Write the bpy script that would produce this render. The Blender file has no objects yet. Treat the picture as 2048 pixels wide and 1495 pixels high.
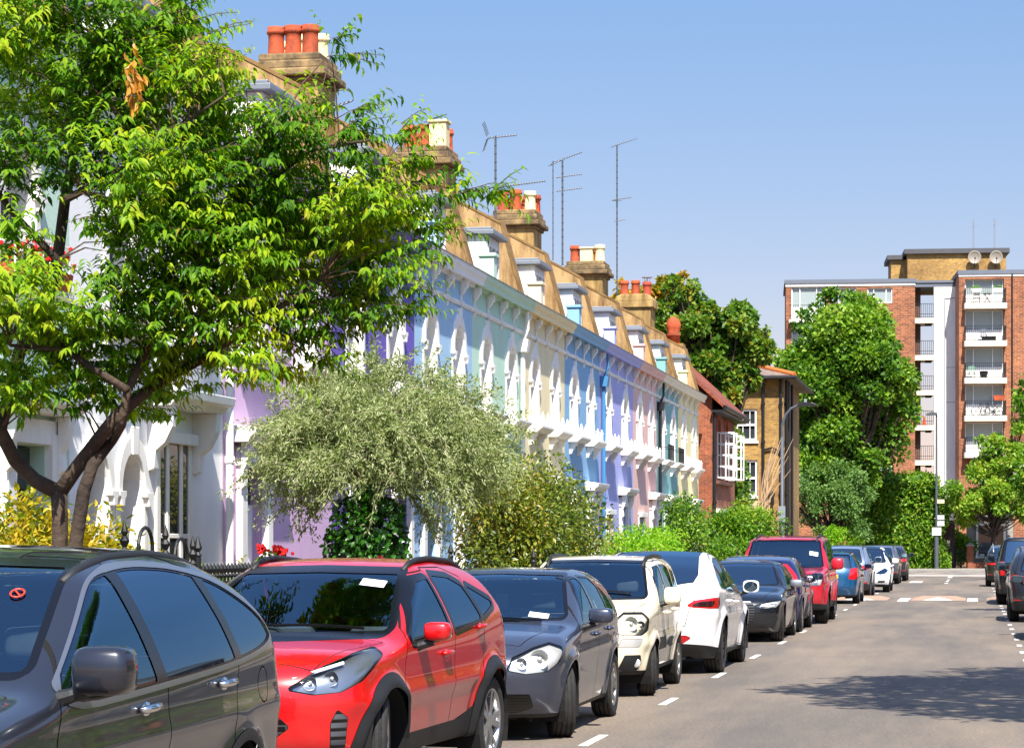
import bpy, bmesh, math, random
import numpy as np
from math import sin, cos, pi, radians, sqrt, atan2, tan
from mathutils import Vector, Matrix
from mathutils.geometry import tessellate_polygon
random.seed(7); RNG = np.random.default_rng(7)
S = bpy.context.scene; COL = S.collection

# ------------------------------------------------------------------ camera, sky, sun, exposure
PSI = math.atan(921/4760); FPX = 4760.0; HORIZON = 1087.0; EYE = 1.70
cd = bpy.data.cameras.new('camera'); cam = bpy.data.objects.new('camera', cd); COL.objects.link(cam)
cam.location = (0, 0, EYE); cam.rotation_euler = (pi/2, 0, PSI)
cd.sensor_width = 36; cd.lens = 36*FPX/2048; cd.shift_y = (HORIZON-747.5)/2048
cd.clip_start = .1; cd.clip_end = 6000
S.camera = cam
SUN = Vector((.23, -.74, 1.0)).normalized()
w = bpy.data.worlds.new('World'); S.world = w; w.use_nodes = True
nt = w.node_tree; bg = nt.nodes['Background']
sky = nt.nodes.new('ShaderNodeTexSky'); sky.sky_type = 'NISHITA'; sky.sun_disc = False
sky.sun_elevation = math.asin(SUN.z); sky.sun_rotation = math.atan2(SUN.x, SUN.y)
sky.air_density = 1.0; sky.dust_density = .35; sky.ozone_density = 5.0; sky.altitude = 0
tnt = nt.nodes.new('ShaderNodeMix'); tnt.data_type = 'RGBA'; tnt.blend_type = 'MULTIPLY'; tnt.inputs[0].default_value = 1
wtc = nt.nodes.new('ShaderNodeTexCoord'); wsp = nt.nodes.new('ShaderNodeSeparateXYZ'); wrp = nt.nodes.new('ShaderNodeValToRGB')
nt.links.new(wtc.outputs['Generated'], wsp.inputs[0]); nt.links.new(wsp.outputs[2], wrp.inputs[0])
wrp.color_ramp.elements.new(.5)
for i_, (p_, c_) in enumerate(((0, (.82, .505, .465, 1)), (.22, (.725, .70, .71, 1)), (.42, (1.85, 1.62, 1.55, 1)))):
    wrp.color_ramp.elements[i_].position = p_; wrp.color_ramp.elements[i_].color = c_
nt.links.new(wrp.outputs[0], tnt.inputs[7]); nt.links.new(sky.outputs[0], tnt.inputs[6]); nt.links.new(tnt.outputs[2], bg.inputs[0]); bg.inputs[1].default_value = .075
sl = bpy.data.lights.new('sun', 'SUN'); so = bpy.data.objects.new('sun', sl); COL.objects.link(so)
sl.energy = 4.1; sl.angle = radians(.5); sl.color = (1, .94, .84)
so.location = (40, -60, 90); so.rotation_euler = SUN.to_track_quat('Z', 'Y').to_euler()
S.view_settings.view_transform = 'Standard'; S.view_settings.look = 'None'
S.view_settings.exposure = 1.42; S.view_settings.gamma = 1
S.cycles.max_bounces = 8; S.cycles.transparent_max_bounces = 16; S.cycles.caustics_reflective = False
S.cycles.caustics_refractive = False; S.cycles.sample_clamp_indirect = 6

# ------------------------------------------------------------------ helpers
def at(px, py, Y=None, X=None, t=None):
    a = (px-1024)/FPX; dx = -sin(PSI)+a*cos(PSI); dy = cos(PSI)+a*sin(PSI)
    if Y is not None: t = Y/dy
    elif X is not None: t = X/dx
    return Vector((t*dx, t*dy, EYE+(HORIZON-py)/FPX*t))
def lin(c):
    if isinstance(c, str):
        c = [int(c[i:i+2], 16)/255 for i in (0, 2, 4)]
    return tuple(x/12.92 if x <= .04045 else ((x+.055)/1.055)**2.4 for x in c[:3])+(1,)
MATS = {}
def N(m, t, **k):
    n = m.node_tree.nodes.new(t)
    for a, b in k.items(): setattr(n, a, b)
    return n
def newmat(name):
    m = bpy.data.materials.new(name); m.use_nodes = True
    return m, m.node_tree.nodes['Principled BSDF'], m.node_tree.links
def ramp(m, fac, stops):
    r = N(m, 'ShaderNodeValToRGB'); e = r.color_ramp.elements
    while len(e) < len(stops): e.new(.5)
    for i, (p, c) in enumerate(stops): e[i].position = p; e[i].color = c
    m.node_tree.links.new(fac, r.inputs[0]); return r
def mixc(m, fac, a, b, mode='MIX'):
    x = N(m, 'ShaderNodeMix', data_type='RGBA', blend_type=mode)
    for i, v in ((0, fac), (6, a), (7, b)):
        if hasattr(v, 'links'): m.node_tree.links.new(v, x.inputs[i])
        else: x.inputs[i].default_value = v
    return x.outputs[2]
def noise(m, scale, detail=4, rough=.55, vec=None, kind='ShaderNodeTexNoise'):
    t = N(m, kind); t.inputs['Scale'].default_value = scale
    if 'Detail' in t.inputs: t.inputs['Detail'].default_value = detail; t.inputs['Roughness'].default_value = rough
    if vec is None:
        c = N(m, 'ShaderNodeTexCoord'); vec = c.outputs['Object']
    m.node_tree.links.new(vec, t.inputs['Vector']); return t.outputs[0]
def pm(name, col, rough=.6, var=.12, scale=2.0, bump=0, bscale=30, metallic=0, coat=0, spec=.4, stain=None, stain_amt=.5, streak=False):
    """one procedural paint / render / metal; weathering only where stain is given"""
    if name in MATS: return MATS[name]
    m, p, L = newmat(name); MATS[name] = m
    c = lin(col); dk = tuple(x*(1-var) for x in c[:3])+(1,); lt = tuple(min(1, x*(1+var*.6)) for x in c[:3])+(1,)
    o = mixc(m, noise(m, scale), dk, lt)
    if stain:
        tc = N(m, 'ShaderNodeTexCoord'); mp = N(m, 'ShaderNodeMapping'); L.new(tc.outputs['Object'], mp.inputs[0])
        mp.inputs['Scale'].default_value = (1, 1, .25 if streak else 1)
        r = ramp(m, noise(m, 2.2, 9, .7, mp.outputs[0]), [(.4, (0,)*3+(1,)), (.6, (stain_amt,)*3+(1,))])
        o = mixc(m, r.outputs[0], o, lin(stain))
    L.new(o, p.inputs['Base Color'])
    p.inputs['Roughness'].default_value = rough; p.inputs['Metallic'].default_value = metallic
    p.inputs['Coat Weight'].default_value = coat; p.inputs['Coat Roughness'].default_value = .03
    p.inputs['Specular IOR Level'].default_value = spec
    if bump:
        b = N(m, 'ShaderNodeBump'); b.inputs['Strength'].default_value = bump; b.inputs['Distance'].default_value = .02
        L.new(noise(m, bscale, 6), b.inputs['Height']); L.new(b.outputs[0], p.inputs['Normal'])
    return m
def brickmat(name, c1, c2, mortar, k=1.0, blot=1.0):
    if name in MATS: return MATS[name]
    m, p, L = newmat(name); MATS[name] = m
    tc = N(m, 'ShaderNodeTexCoord'); sp = N(m, 'ShaderNodeSeparateXYZ'); L.new(tc.outputs['Object'], sp.inputs[0])
    ad = N(m, 'ShaderNodeMath', operation='ADD'); L.new(sp.outputs[0], ad.inputs[0]); L.new(sp.outputs[1], ad.inputs[1])
    cb = N(m, 'ShaderNodeCombineXYZ'); L.new(ad.outputs[0], cb.inputs[0]); L.new(sp.outputs[2], cb.inputs[1])
    bt = N(m, 'ShaderNodeTexBrick'); L.new(cb.outputs[0], bt.inputs['Vector'])
    bt.inputs['Scale'].default_value = 1; bt.inputs['Brick Width'].default_value = .23*k; bt.inputs['Row Height'].default_value = .078*k
    bt.inputs['Mortar Size'].default_value = .009*k; bt.inputs['Bias'].default_value = -.1
    bt.inputs['Color1'].default_value = lin(c1); bt.inputs['Color2'].default_value = lin(c2); bt.inputs['Mortar'].default_value = lin(mortar)
    n1 = ramp(m, noise(m, .35, 6, .65), [(.3, (.55, .5, .48, 1)), (.7, (1.25, 1.25, 1.15, 1))])
    n2 = ramp(m, noise(m, 5, 2, .6), [(.3, (.75, .72, .7, 1)), (.7, (1.1, 1.1, 1.1, 1))])
    o = mixc(m, 1.0, mixc(m, 1.0, bt.outputs[0], n1.outputs[0], 'MULTIPLY'), n2.outputs[0], 'MULTIPLY')
    L.new(o, p.inputs['Base Color']); p.inputs['Roughness'].default_value = .85
    b = N(m, 'ShaderNodeBump'); b.inputs['Strength'].default_value = .5; b.inputs['Distance'].default_value = .01; b.invert = True
    L.new(bt.outputs['Fac'], b.inputs['Height']); L.new(b.outputs[0], p.inputs['Normal'])
    return m
def glassmat(name, tint=(.02, .03, .04), rough=.02, see=.0, ior=1.6, gcol=(1, 1, 1, 1)):
    """window glass: sky reflecting surface over a dark (or, with see, a see-through) pane"""
    if name in MATS: return MATS[name]
    m, p, L = newmat(name); MATS[name] = m
    nt = m.node_tree; out = nt.nodes['Material Output']
    gl = N(m, 'ShaderNodeBsdfGlossy'); gl.inputs['Roughness'].default_value = rough; gl.inputs[0].default_value = gcol
    fr = N(m, 'ShaderNodeFresnel'); fr.inputs[0].default_value = ior
    mx = N(m, 'ShaderNodeMixShader'); L.new(fr.outputs[0], mx.inputs[0])
    if see > 0:
        tr = N(m, 'ShaderNodeBsdfTransparent'); tr.inputs[0].default_value = (see*.82, see*.97, see, 1) if see < .9 else (see, see, see, 1); L.new(tr.outputs[0], mx.inputs[1])
    else:
        df = N(m, 'ShaderNodeBsdfDiffuse'); df.inputs[0].default_value = tuple(tint)+(1,); L.new(df.outputs[0], mx.inputs[1])
    L.new(gl.outputs[0], mx.inputs[2]); L.new(mx.outputs[0], out.inputs[0]); nt.nodes.remove(p)
    return m

class MB:
    """collects boxes, prisms, tubes and turned shapes for ONE mesh object"""
    def __init__(s): s.v = []; s.f = []; s.m = []; s.mi = 0; s.smooth = False; s.sm = []
    def add(s, vs, fs):
        o = len(s.v); s.v += [tuple(q) for q in vs]
        for f in fs: s.f.append([i+o for i in f]); s.m.append(s.mi); s.sm.append(s.smooth)
        return s
    def box(s, x0, x1, y0, y1, z0, z1):
        return s.add([(x0,y0,z0),(x1,y0,z0),(x1,y1,z0),(x0,y1,z0),(x0,y0,z1),(x1,y0,z1),(x1,y1,z1),(x0,y1,z1)],
              [(0,3,2,1),(4,5,6,7),(0,1,5,4),(1,2,6,5),(2,3,7,6),(3,0,4,7)])
    def prism(s, poly, axis, a, b):
        """polygon in the plane across axis ('x': (y,z), 'y': (x,z), 'z': (x,y)), from a to b"""
        n = len(poly)
        def P(p, t): return (t, p[0], p[1]) if axis == 'x' else ((p[0], t, p[1]) if axis == 'y' else (p[0], p[1], t))
        vs = [P(p, a) for p in poly]+[P(p, b) for p in poly]
        tri = tessellate_polygon([[Vector((p[0], p[1], 0)) for p in poly]])
        fs = [(i, (i+1) % n, (i+1) % n+n, i+n) for i in range(n)]
        fs += [tuple(t) for t in tri]+[tuple(i+n for i in reversed(t)) for t in tri]
        return s.add(vs, fs)
    def plate(s, outer, holes, axis, d0, d1):
        """flat slab with holes, between depths d0 (front) and d1; reveals included"""
        def P(p, t): return (t, p[0], p[1]) if axis == 'x' else ((p[0], t, p[1]) if axis == 'y' else (p[0], p[1], t))
        loops = [outer]+holes
        tri = tessellate_polygon([[Vector((p[0], p[1], 0)) for p in l] for l in loops])
        flat = [p for l in loops for p in l]; n = len(flat)
        fs = [tuple(t) for t in tri]+[tuple(i+n for i in reversed(t)) for t in tri]; o = 0
        for l in loops:
            k = len(l); fs += [(o+i, o+(i+1) % k, o+(i+1) % k+n, o+i+n) for i in range(k)]; o += k
        return s.add([P(p, d0) for p in flat]+[P(p, d1) for p in flat], fs)
    def tube(s, pts, r, n=8, cap=True):
        pts = [Vector(p) for p in pts]; k = len(pts); rs = r if isinstance(r, (list, tuple)) else [r]*k
        vs = []; up = None
        for i, p in enumerate(pts):
            d = (pts[min(i+1, k-1)]-pts[max(i-1, 0)]).normalized()
            if up is None: up = d.orthogonal().normalized()
            up = (up-d*up.dot(d)).normalized(); sd = d.cross(up)
            for j in range(n):
                a = 2*pi*j/n; vs.append(p+(up*cos(a)+sd*sin(a))*rs[i])
        fs = [(i*n+j, i*n+(j+1) % n, (i+1)*n+(j+1) % n, (i+1)*n+j) for i in range(k-1) for j in range(n)]
        if cap: fs += [tuple(reversed(range(n))), tuple(range((k-1)*n, k*n))]
        return s.add(vs, fs)
    def lathe(s, prof, c=(0, 0, 0), n=16, axis='z', cap=True):
        vs = []; k = len(prof)
        for r, h in prof:
            for j in range(n):
                a = 2*pi*j/n; x, y = r*cos(a), r*sin(a)
                q = (x, y, h) if axis == 'z' else ((h, x, y) if axis == 'x' else (y, h, x))
                vs.append((q[0]+c[0], q[1]+c[1], q[2]+c[2]))
        fs = [(i*n+j, i*n+(j+1) % n, (i+1)*n+(j+1) % n, (i+1)*n+j) for i in range(k-1) for j in range(n)]
        if cap: fs += [tuple(reversed(range(n))), tuple(range((k-1)*n, k*n))]
        return s.add(vs, fs)
    def ball(s, c, r, n=12, sq=(1, 1, 1)):
        prof = [(max(1e-3, sin(pi*i/(n//2)))*r, -cos(pi*i/(n//2))*r) for i in range(n//2+1)]
        o = len(s.v); s.lathe(prof, (0, 0, 0), n)
        for i in range(o, len(s.v)):
            v = s.v[i]; s.v[i] = (c[0]+v[0]*sq[0], c[1]+v[1]*sq[1], c[2]+v[2]*sq[2])
        return s
    def build(s, name, mats, parent=None, loc=None, bevel=0, fix=True):
        me = bpy.data.meshes.new(name); me.from_pydata(s.v, [], s.f)
        mats = mats if isinstance(mats, (list, tuple)) else [mats]
        for m in mats: me.materials.append(m)
        me.polygons.foreach_set('material_index', s.m); me.polygons.foreach_set('use_smooth', s.sm)
        if fix:
            b = bmesh.new(); b.from_mesh(me); bmesh.ops.recalc_face_normals(b, faces=b.faces); b.to_mesh(me); b.free()
        o = bpy.data.objects.new(name, me); COL.objects.link(o)
        if parent: o.parent = parent
        if loc is not None: o.location = loc
        if bevel:
            md = o.modifiers.new('bevel', 'BEVEL'); md.width = bevel; md.segments = 2; md.limit_method = 'ANGLE'
        return o
def tag(o, label=None, cat=None, group=None, kind=None):
    for k, v in (('label', label), ('category', cat), ('group', group), ('kind', kind)):
        if v: o[k] = v
    return o
def thing(name, label, cat, loc=(0, 0, 0), rz=0, group=None):
    o = bpy.data.objects.new(name, None); COL.objects.link(o); o.location = loc; o.rotation_euler = (0, 0, rz)
    o.empty_display_size = .3
    return tag(o, label, cat, group)
def copy_tree(o, parent=None):
    c = o.copy(); COL.objects.link(c); c.parent = parent
    for ch in o.children: copy_tree(ch, c)
    return c
def dup(o, name=None, loc=None, rz=None, label=None):
    c = copy_tree(o, None)
    if loc is not None: c.location = loc
    if rz is not None: c.rotation_euler = (0, 0, rz)
    if label: c['label'] = label
    return c
def structure(o): return tag(o, kind='structure')
def np_mesh(name, V, F, mat, parent=None, normals=None, tint=None, smooth=True):
    """F: (n,3) or (n,4) index array"""
    me = bpy.data.meshes.new(name); V = np.ascontiguousarray(V, np.float32); F = np.ascontiguousarray(F, np.int32)
    k = F.shape[1]; n = len(F)
    me.vertices.add(len(V)); me.vertices.foreach_set('co', V.ravel())
    me.loops.add(n*k); me.loops.foreach_set('vertex_index', F.ravel())
    me.polygons.add(n); me.polygons.foreach_set('loop_start', np.arange(0, n*k, k, dtype=np.int32))
    me.polygons.foreach_set('use_smooth', np.full(n, smooth, dtype=bool))
    for m in (mat if isinstance(mat, (list, tuple)) else [mat]): me.materials.append(m)
    if tint is not None:
        a = me.attributes.new('tint', 'FLOAT', 'FACE'); a.data.foreach_set('value', np.ascontiguousarray(tint, np.float32))
    me.update(); me.validate()
    if normals is not None and len(me.vertices) == len(normals):
        me.normals_split_custom_set_from_vertices([tuple(q) for q in normals])
    o = bpy.data.objects.new(name, me); COL.objects.link(o)
    if parent: o.parent = parent
    return o
def unit(a): return a/np.maximum(np.linalg.norm(a, axis=1, keepdims=True), 1e-9)
# ------------------------------------------------------------------ ground, road, kerbs, markings
XF = -10.0                                   # house fronts
KL, KR = -5.55, 2.75                         # kerb lines
def asphalt(name, c, patch=True):
    m, p, L = newmat(name)
    a = ramp(m, noise(m, 30, 5, .8), [(.34, tuple(x*.5 for x in lin(c)[:3])+(1,)), (.54, lin(c)), (.72, tuple(x*1.75 for x in lin(c)[:3])+(1,))]).outputs[0]
    tc = N(m, 'ShaderNodeTexCoord'); mp = N(m, 'ShaderNodeMapping'); L.new(tc.outputs['Object'], mp.inputs[0]); mp.inputs['Scale'].default_value = (1, .12, 1)
    b = ramp(m, noise(m, .6, 6, .65, mp.outputs[0]), [(.4, (.66, .69, .74, 1)), (.6, (1.12, 1.09, 1.05, 1))]).outputs[0]
    d = ramp(m, noise(m, .35, 6, .7), [(.35, (.85, .86, .88, 1)), (.7, (1.1, 1.07, 1.03, 1))]).outputs[0]
    o = mixc(m, 1, mixc(m, 1, a, b, 'MULTIPLY'), d, 'MULTIPLY')
    sp = ramp(m, noise(m, 60, 0, .5, None, 'ShaderNodeTexVoronoi'), [(.03, (1, 1, 1, 1)), (.09, (0, 0, 0, 1))]).outputs[0]
    o = mixc(m, sp, o, tuple(min(1, x*2.2) for x in lin(c)[:3])+(1,))
    L.new(o, p.inputs['Base Color']); p.inputs['Roughness'].default_value = .88
    bm_ = N(m, 'ShaderNodeBump'); bm_.inputs['Strength'].default_value = .6; bm_.inputs['Distance'].default_value = .008
    L.new(noise(m, 120, 4), bm_.inputs['Height']); L.new(bm_.outputs[0], p.inputs['Normal'])
    return m
M_ASPH = asphalt('asphalt', '746a5f'); M_ASPH2 = asphalt('asphalt_cross', '857d74')
M_PAVE = brickmat('paving_stone', '8f8a82', '7d7871', '5f5b55'); M_KERB = pm('kerb_stone', '8d8a84', .8, .2, 3, .2)
M_SOIL = pm('soil', '6b5a44', .95, .3, 3, .4); M_MARK = pm('road_paint', 'e6e4dc', .7, .1, 8, 0, stain='8d8478', stain_amt=.55)
structure(MB().box(-3000, 3000, -1500, 3000, -.32, -.02).build('ground', pm('far_ground', '6f6a58', .95, .2, .1)))
r = MB().box(KL, KR, -25, 131, -.1, 0.0); structure(r.build('road', M_ASPH))
structure(MB().box(-120, 120, 131.0, 154, -.1, -.004).build('cross_road', M_ASPH2))
k = MB(); k.box(KL-.15, KL, -25, 128, -.1, .12); k.box(KR, KR+.15, -25, 128, -.1, .12); k.box(-120, 120, 154, 154.15, -.1, .12)
structure(k.build('kerb', M_KERB, bevel=.02))
k = MB(); k.box(-7.35, KL-.15, -25, 130.5, -.1, .11); k.box(KR+.15, 5.2, -25, 130.5, -.1, .11); k.box(-120, 120, 154.15, 158.2, -.1, .11)
structure(k.build('pavement', M_PAVE))
k = MB(); k.box(XF-14, -7.35, -25, 130, -.1, .06); k.box(5.2, 30, -25, 130, -.1, .06); k.box(-120, 120, 158.2, 230, -.1, .06)
structure(k.build('garden_ground', M_SOIL))
k = MB(); k.box(-120, 120, 128.2, 130.9, -.1, .004); structure(k.build('raised_crossing', pm('pale_concrete', 'b9b3a8', .8, .12, 1)))
def dash(mb, x, y0, y1, w=.085, z=.004): mb.box(x-w/2, x+w/2, y0, y1, z-.003, z)
mk = MB()
y = 14.6
while y < 122: dash(mk, -3.22, y, y+1.15); y += 5.2
y = 30.0
while y < 122: dash(mk, .77, y, y+.62); y += 2.6 if y < 75 else 5.2
for y0 in (104, 109, 114): dash(mk, -1.12, y0, y0+1.6, .14); 
for y0 in (121, 124.5, 128.6): dash(mk, -1.12, y0, y0+1.6, .22, .009)
mk.box(-2.75, -2.2, 106, 109.6, .001, .004)
for x in (-2.05, .0): mk.box(x-.16, x+.16, 71.6, 75.6, .001, .004)
structure(mk.build('road_markings', M_MARK))
# speed cushions with white triangles
M_CUSH = pm('cushion_block', '9a7f6c', .85, .2, 6, .2)
def cushion(x, y, label):
    m = MB(); w_, l_, h = .82, 1.7, .085
    m.add([(-w_,-l_,0),(w_,-l_,0),(w_,l_,0),(-w_,l_,0),(-w_+.3,-l_+.7,h),(w_-.3,-l_+.7,h),(w_-.3,l_-.7,h),(-w_+.3,l_-.7,h)],
          [(4,5,6,7),(0,1,5,4),(1,2,6,5),(2,3,7,6),(3,0,4,7)])
    t = thing('speed_cushion', label, 'speed cushion', (x, y, .004), 0, 'speed cushions across the road')
    m.build('cushion', M_CUSH, t)
    q = MB(); sl_ = h/.7
    def z(v): return (v+l_)*sl_+.004
    q.add([(-.45, -l_+.02, z(-l_+.02)), (.45, -l_+.02, z(-l_+.02)), (0, -l_+.68, z(-l_+.68))], [(0, 1, 2)])
    q.build('triangle_marking', M_MARK, t)
cushion(-1.02, 74.2, 'low brown speed cushion in the middle of the road with white triangle')
cushion(-3.35, 74.2, 'low brown speed cushion beside the teal estate car')
cushion(1.25, 74.2, 'low brown speed cushion at the wheels of the black off-roader')

# ------------------------------------------------------------------ terraced houses
WHITE = pm('white_trim', 'f0eeea', .55, .06, 2, .1, 40, stain='a39b8c', stain_amt=.22, streak=True)
STUCCO = pm('stained_render', 'b09062', .9, .2, 1.2, .3, 25, stain='5a3d1c', stain_amt=.9, streak=True)
STUCCO2 = pm('chimney_render', 'b3965f', .9, .2, 1.0, .3, 25, stain='654a26', stain_amt=.8, streak=True)
COPING = pm('coping_stone', '9a8058', .9, .3, 4, .4, 25, stain='41372a', stain_amt=.85)
SLATE = brickmat('slate_roof', '55565c', '6a6a70', '37383c'); LEAD = pm('lead_sheet', '7d838c', .5, .2, 3, .1, metallic=.3)
TERRA = pm('terracotta_pot', 'b9532e', .8, .25, 5, .2, stain='4d2418', stain_amt=.6); CREAMPOT = pm('buff_pot', 'e0cf9f', .8, .15, 5, .2)
REDPOT = pm('red_pot', '9f4230', .8, .25, 5, .2); GLASS = glassmat('house_glass', (.03, .035, .04))
IRON = pm('black_iron', '17181a', .5, .2, 6); GREYM = pm('galvanised_metal', 'a9adb2', .4, .1, 6, metallic=.7); CURT = pm('blind_fabric', 'd8d4c8', .9, .05, 4)
def arch(cy, z0, zs, hw, n=10, k=1.12):
    """arched opening outline (y,z): straight jambs to zs then a slightly stilted round head"""
    pts = [(cy-hw, z0), (cy+hw, z0), (cy+hw, zs)]
    pts += [(cy+hw*cos(pi*i/n), zs+hw*k*sin(pi*i/n)) for i in range(1, n)]
    return pts+[(cy-hw, zs)]
def band(mb, a, b, axis, d0, d1):
    """solid ring between two open outlines a (inner) and b (outer) with the same count"""
    n = len(a)
    def P(p, t): return (t, p[0], p[1]) if axis == 'x' else (p[0], t, p[1])
    vs = [P(p, d1) for p in a]+[P(p, d1) for p in b]+[P(p, d0) for p in a]+[P(p, d0) for p in b]
    fs = []
    for i in range(n-1): fs += [(i, i+1, n+i+1, n+i), (2*n+i, 3*n+i, 3*n+i+1, 2*n+i+1), (n+i, n+i+1, 3*n+i+1, 3*n+i), (i, 2*n+i, 2*n+i+1, i+1)]
    fs += [(0, n, 3*n, 2*n), (n-1, 2*n+n-1, 3*n+n-1, n+n-1)]
    mb.add(vs, fs)
def arch_window(par, cy, z0, zs, hw, wallx=0, depth=.27, trim=WHITE, balcony='slab', wall=None, blind=False):
    w_ = MB(); x = wallx-depth
    w_.box(x-.03, x+.03, cy-.03, cy+.03, z0, zs+hw*1.08); zm = (z0+zs)/2
    for zz in (z0+.02, zm, zs): w_.box(x-.025, x+.025, cy-hw, cy+hw, zz-.025, zz+.025)
    for s in (-1, 1): w_.box(x-.03, x+.028, cy+s*hw-.04, cy+s*hw+.04, z0, zs)
    win = w_.build('window', trim, par)
    g = MB(); g.prism(arch(cy, z0, zs, hw), 'x', x-.02, x-.015); g.build('pane', GLASS, win)
    # reveal lining so that the jambs are white, a touch proud of the wall's cut
    lo = arch(cy, z0, zs, hw-.004)[1:]+[(cy-hw+.004, z0)]; li = arch(cy, z0, zs, hw-.05)[1:]+[(cy-hw+.05, z0)]
    s = MB(); band(s, li, lo, 'x', x, wallx+.02)
    # raised surround with drip ears
    n = 12; ri, ro = hw-.02, hw+.13
    a = [(cy+ri*cos(pi*i/n), zs+ri*1.12*sin(pi*i/n)) for i in range(n+1)]
    b = [(cy+ro*cos(pi*i/n), zs+(ro*1.12+.05)*sin(pi*i/n)) for i in range(n+1)]
    a = [(cy+ri, zs-.02)]+a+[(cy-ri, zs-.02)]; b = [(cy+ro, zs-.02)]+b+[(cy-ro, zs-.02)]
    band(s, a, b, 'x', wallx-.004, wallx+.05)
    s.prism([(cy-.09, zs+hw*1.0), (cy+.09, zs+hw*1.0), (cy+.12, zs+hw*1.12+.3), (cy-.12, zs+hw*1.12+.3)], 'x', wallx-.002, wallx+.07)
    for e in (-1, 1):
        c = cy+e*(ri+ro)/2
        s.prism([(c-.12, zs-.02), (c+.12, zs-.02), (c+.12, zs-.08), (c+.07, zs-.11), (c+.05, zs-.2), (c-.05, zs-.2), (c-.07, zs-.11), (c-.12, zs-.08)], 'x', wallx-.003, wallx+.085)
        s.box(wallx-.002, wallx+.025, cy+e*(hw+.05)-.07, cy+e*(hw+.05)+.07, z0, zs-.2)
    s.build('surround', trim, win, bevel=.012)
    if balcony:
        bl = MB(); hw2 = hw+.3
        bl.prism([(0, -.16), (.22, -.16), (.29, -.1), (.34, -.06), (.34, 0), (0, 0)], 'y', -hw2, hw2)
        if balcony == 'box':
            for i in range(2):
                o = .18-.05*i; bl.box(.0, o+.06, -hw2+.06+.06*i, hw2-.06-.06*i, .0+.1*i, .1+.1*i)
            for yy in (-hw2+.1, 0, hw2-.1): bl.lathe([(.04, 0), (.04, .2), (.055, .22), (.03, .27), (.01, .34)], (.2, yy, 0), 6)
        b_ = bl.build('window_ledge', trim, par, (wallx, cy, z0-.02), bevel=.01)
        for e in (-1, 1):
            q = MB(); yc = e*(hw2-.22)
            q.prism([(0, -.46), (.06, -.44), (.08, -.36), (.12, -.34), (.14, -.27), (.19, -.25), (.2, -.162), (0, -.162)], 'y', yc-.08, yc+.08)
            q.build('corbel', trim, b_)
        if balcony in ('iron', 'lace'):
            q = MB(); q.mi = 0
            for yy in np.linspace(-hw2+.05, hw2-.05, 9): q.tube([(.3, yy, 0), (.3, yy, .5)], .012, 5)
            for zz in (.03, .42, .5): q.box(.285, .315, -hw2+.03, hw2-.03, zz-.012, zz+.012)
            for e in (-1, 1): q.box(.0, .31, e*(hw2-.04)-.012, e*(hw2-.04)+.012, .4, .42)
            q.build('railing', IRON if balcony == 'iron' else trim, b_)
def door_set(par, cy, trim, hood=3.3, dcol='2f5f4a', width=.95):
    d = MB(); hw = width/2
    d.box(-.2, -.14, cy-hw, cy+hw, .15, 2.25)
    for zz in ((.35, 1.0), (1.15, 2.1)):
        for e in (-1, 1): d.box(-.14, -.125, cy+e*.23-.14, cy+e*.23+.14, zz[0], zz[1])
    dr = d.build('door', pm('door_'+dcol, dcol, .35, .05), par)
    MB().ball((-.1, cy+hw-.12, 1.1), .04, 8).build('handle', GREYM, dr)
    MB().box(-.19, -.17, cy-hw, cy+hw, 2.3, 2.75).build('fanlight', GLASS, dr)
    MB().box(-.25, .35, cy-hw-.25, cy+hw+.25, .0, .14).build('doorstep', M_KERB, par)
    p = MB()
    for e in (-1, 1): p.box(-.14, .09, cy+e*(hw+.14)-.12, cy+e*(hw+.14)+.12, .141, 2.9)
    p.box(-.14, .07, cy-hw-.3, cy+hw+.3, 2.78, 3.05); p.build('door_surround', trim, par, bevel=.01)
    h = MB(); y0, y1 = cy-hw-.5, cy+hw+.5
    h.prism([(0, hood-.2), (.24, hood-.2), (.28, hood-.12), (.34, hood-.1), (.36, hood), (.0, hood+.05)], 'y', y0, y1)
    hd = h.build('door_hood', trim, par, bevel=.01)
    for e in (-1, 1):
        q = MB(); yc = cy+e*(hw+.25)
        q.prism([(0.09, hood-.85), (.14, hood-.8), (.12, hood-.6), (.17, hood-.5), (.22, hood-.32), (.23, hood-.202), (.09, hood-.202)], 'y', yc-.09, yc+.09)
        q.build('corbel', trim, hd, bevel=.01)
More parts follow.
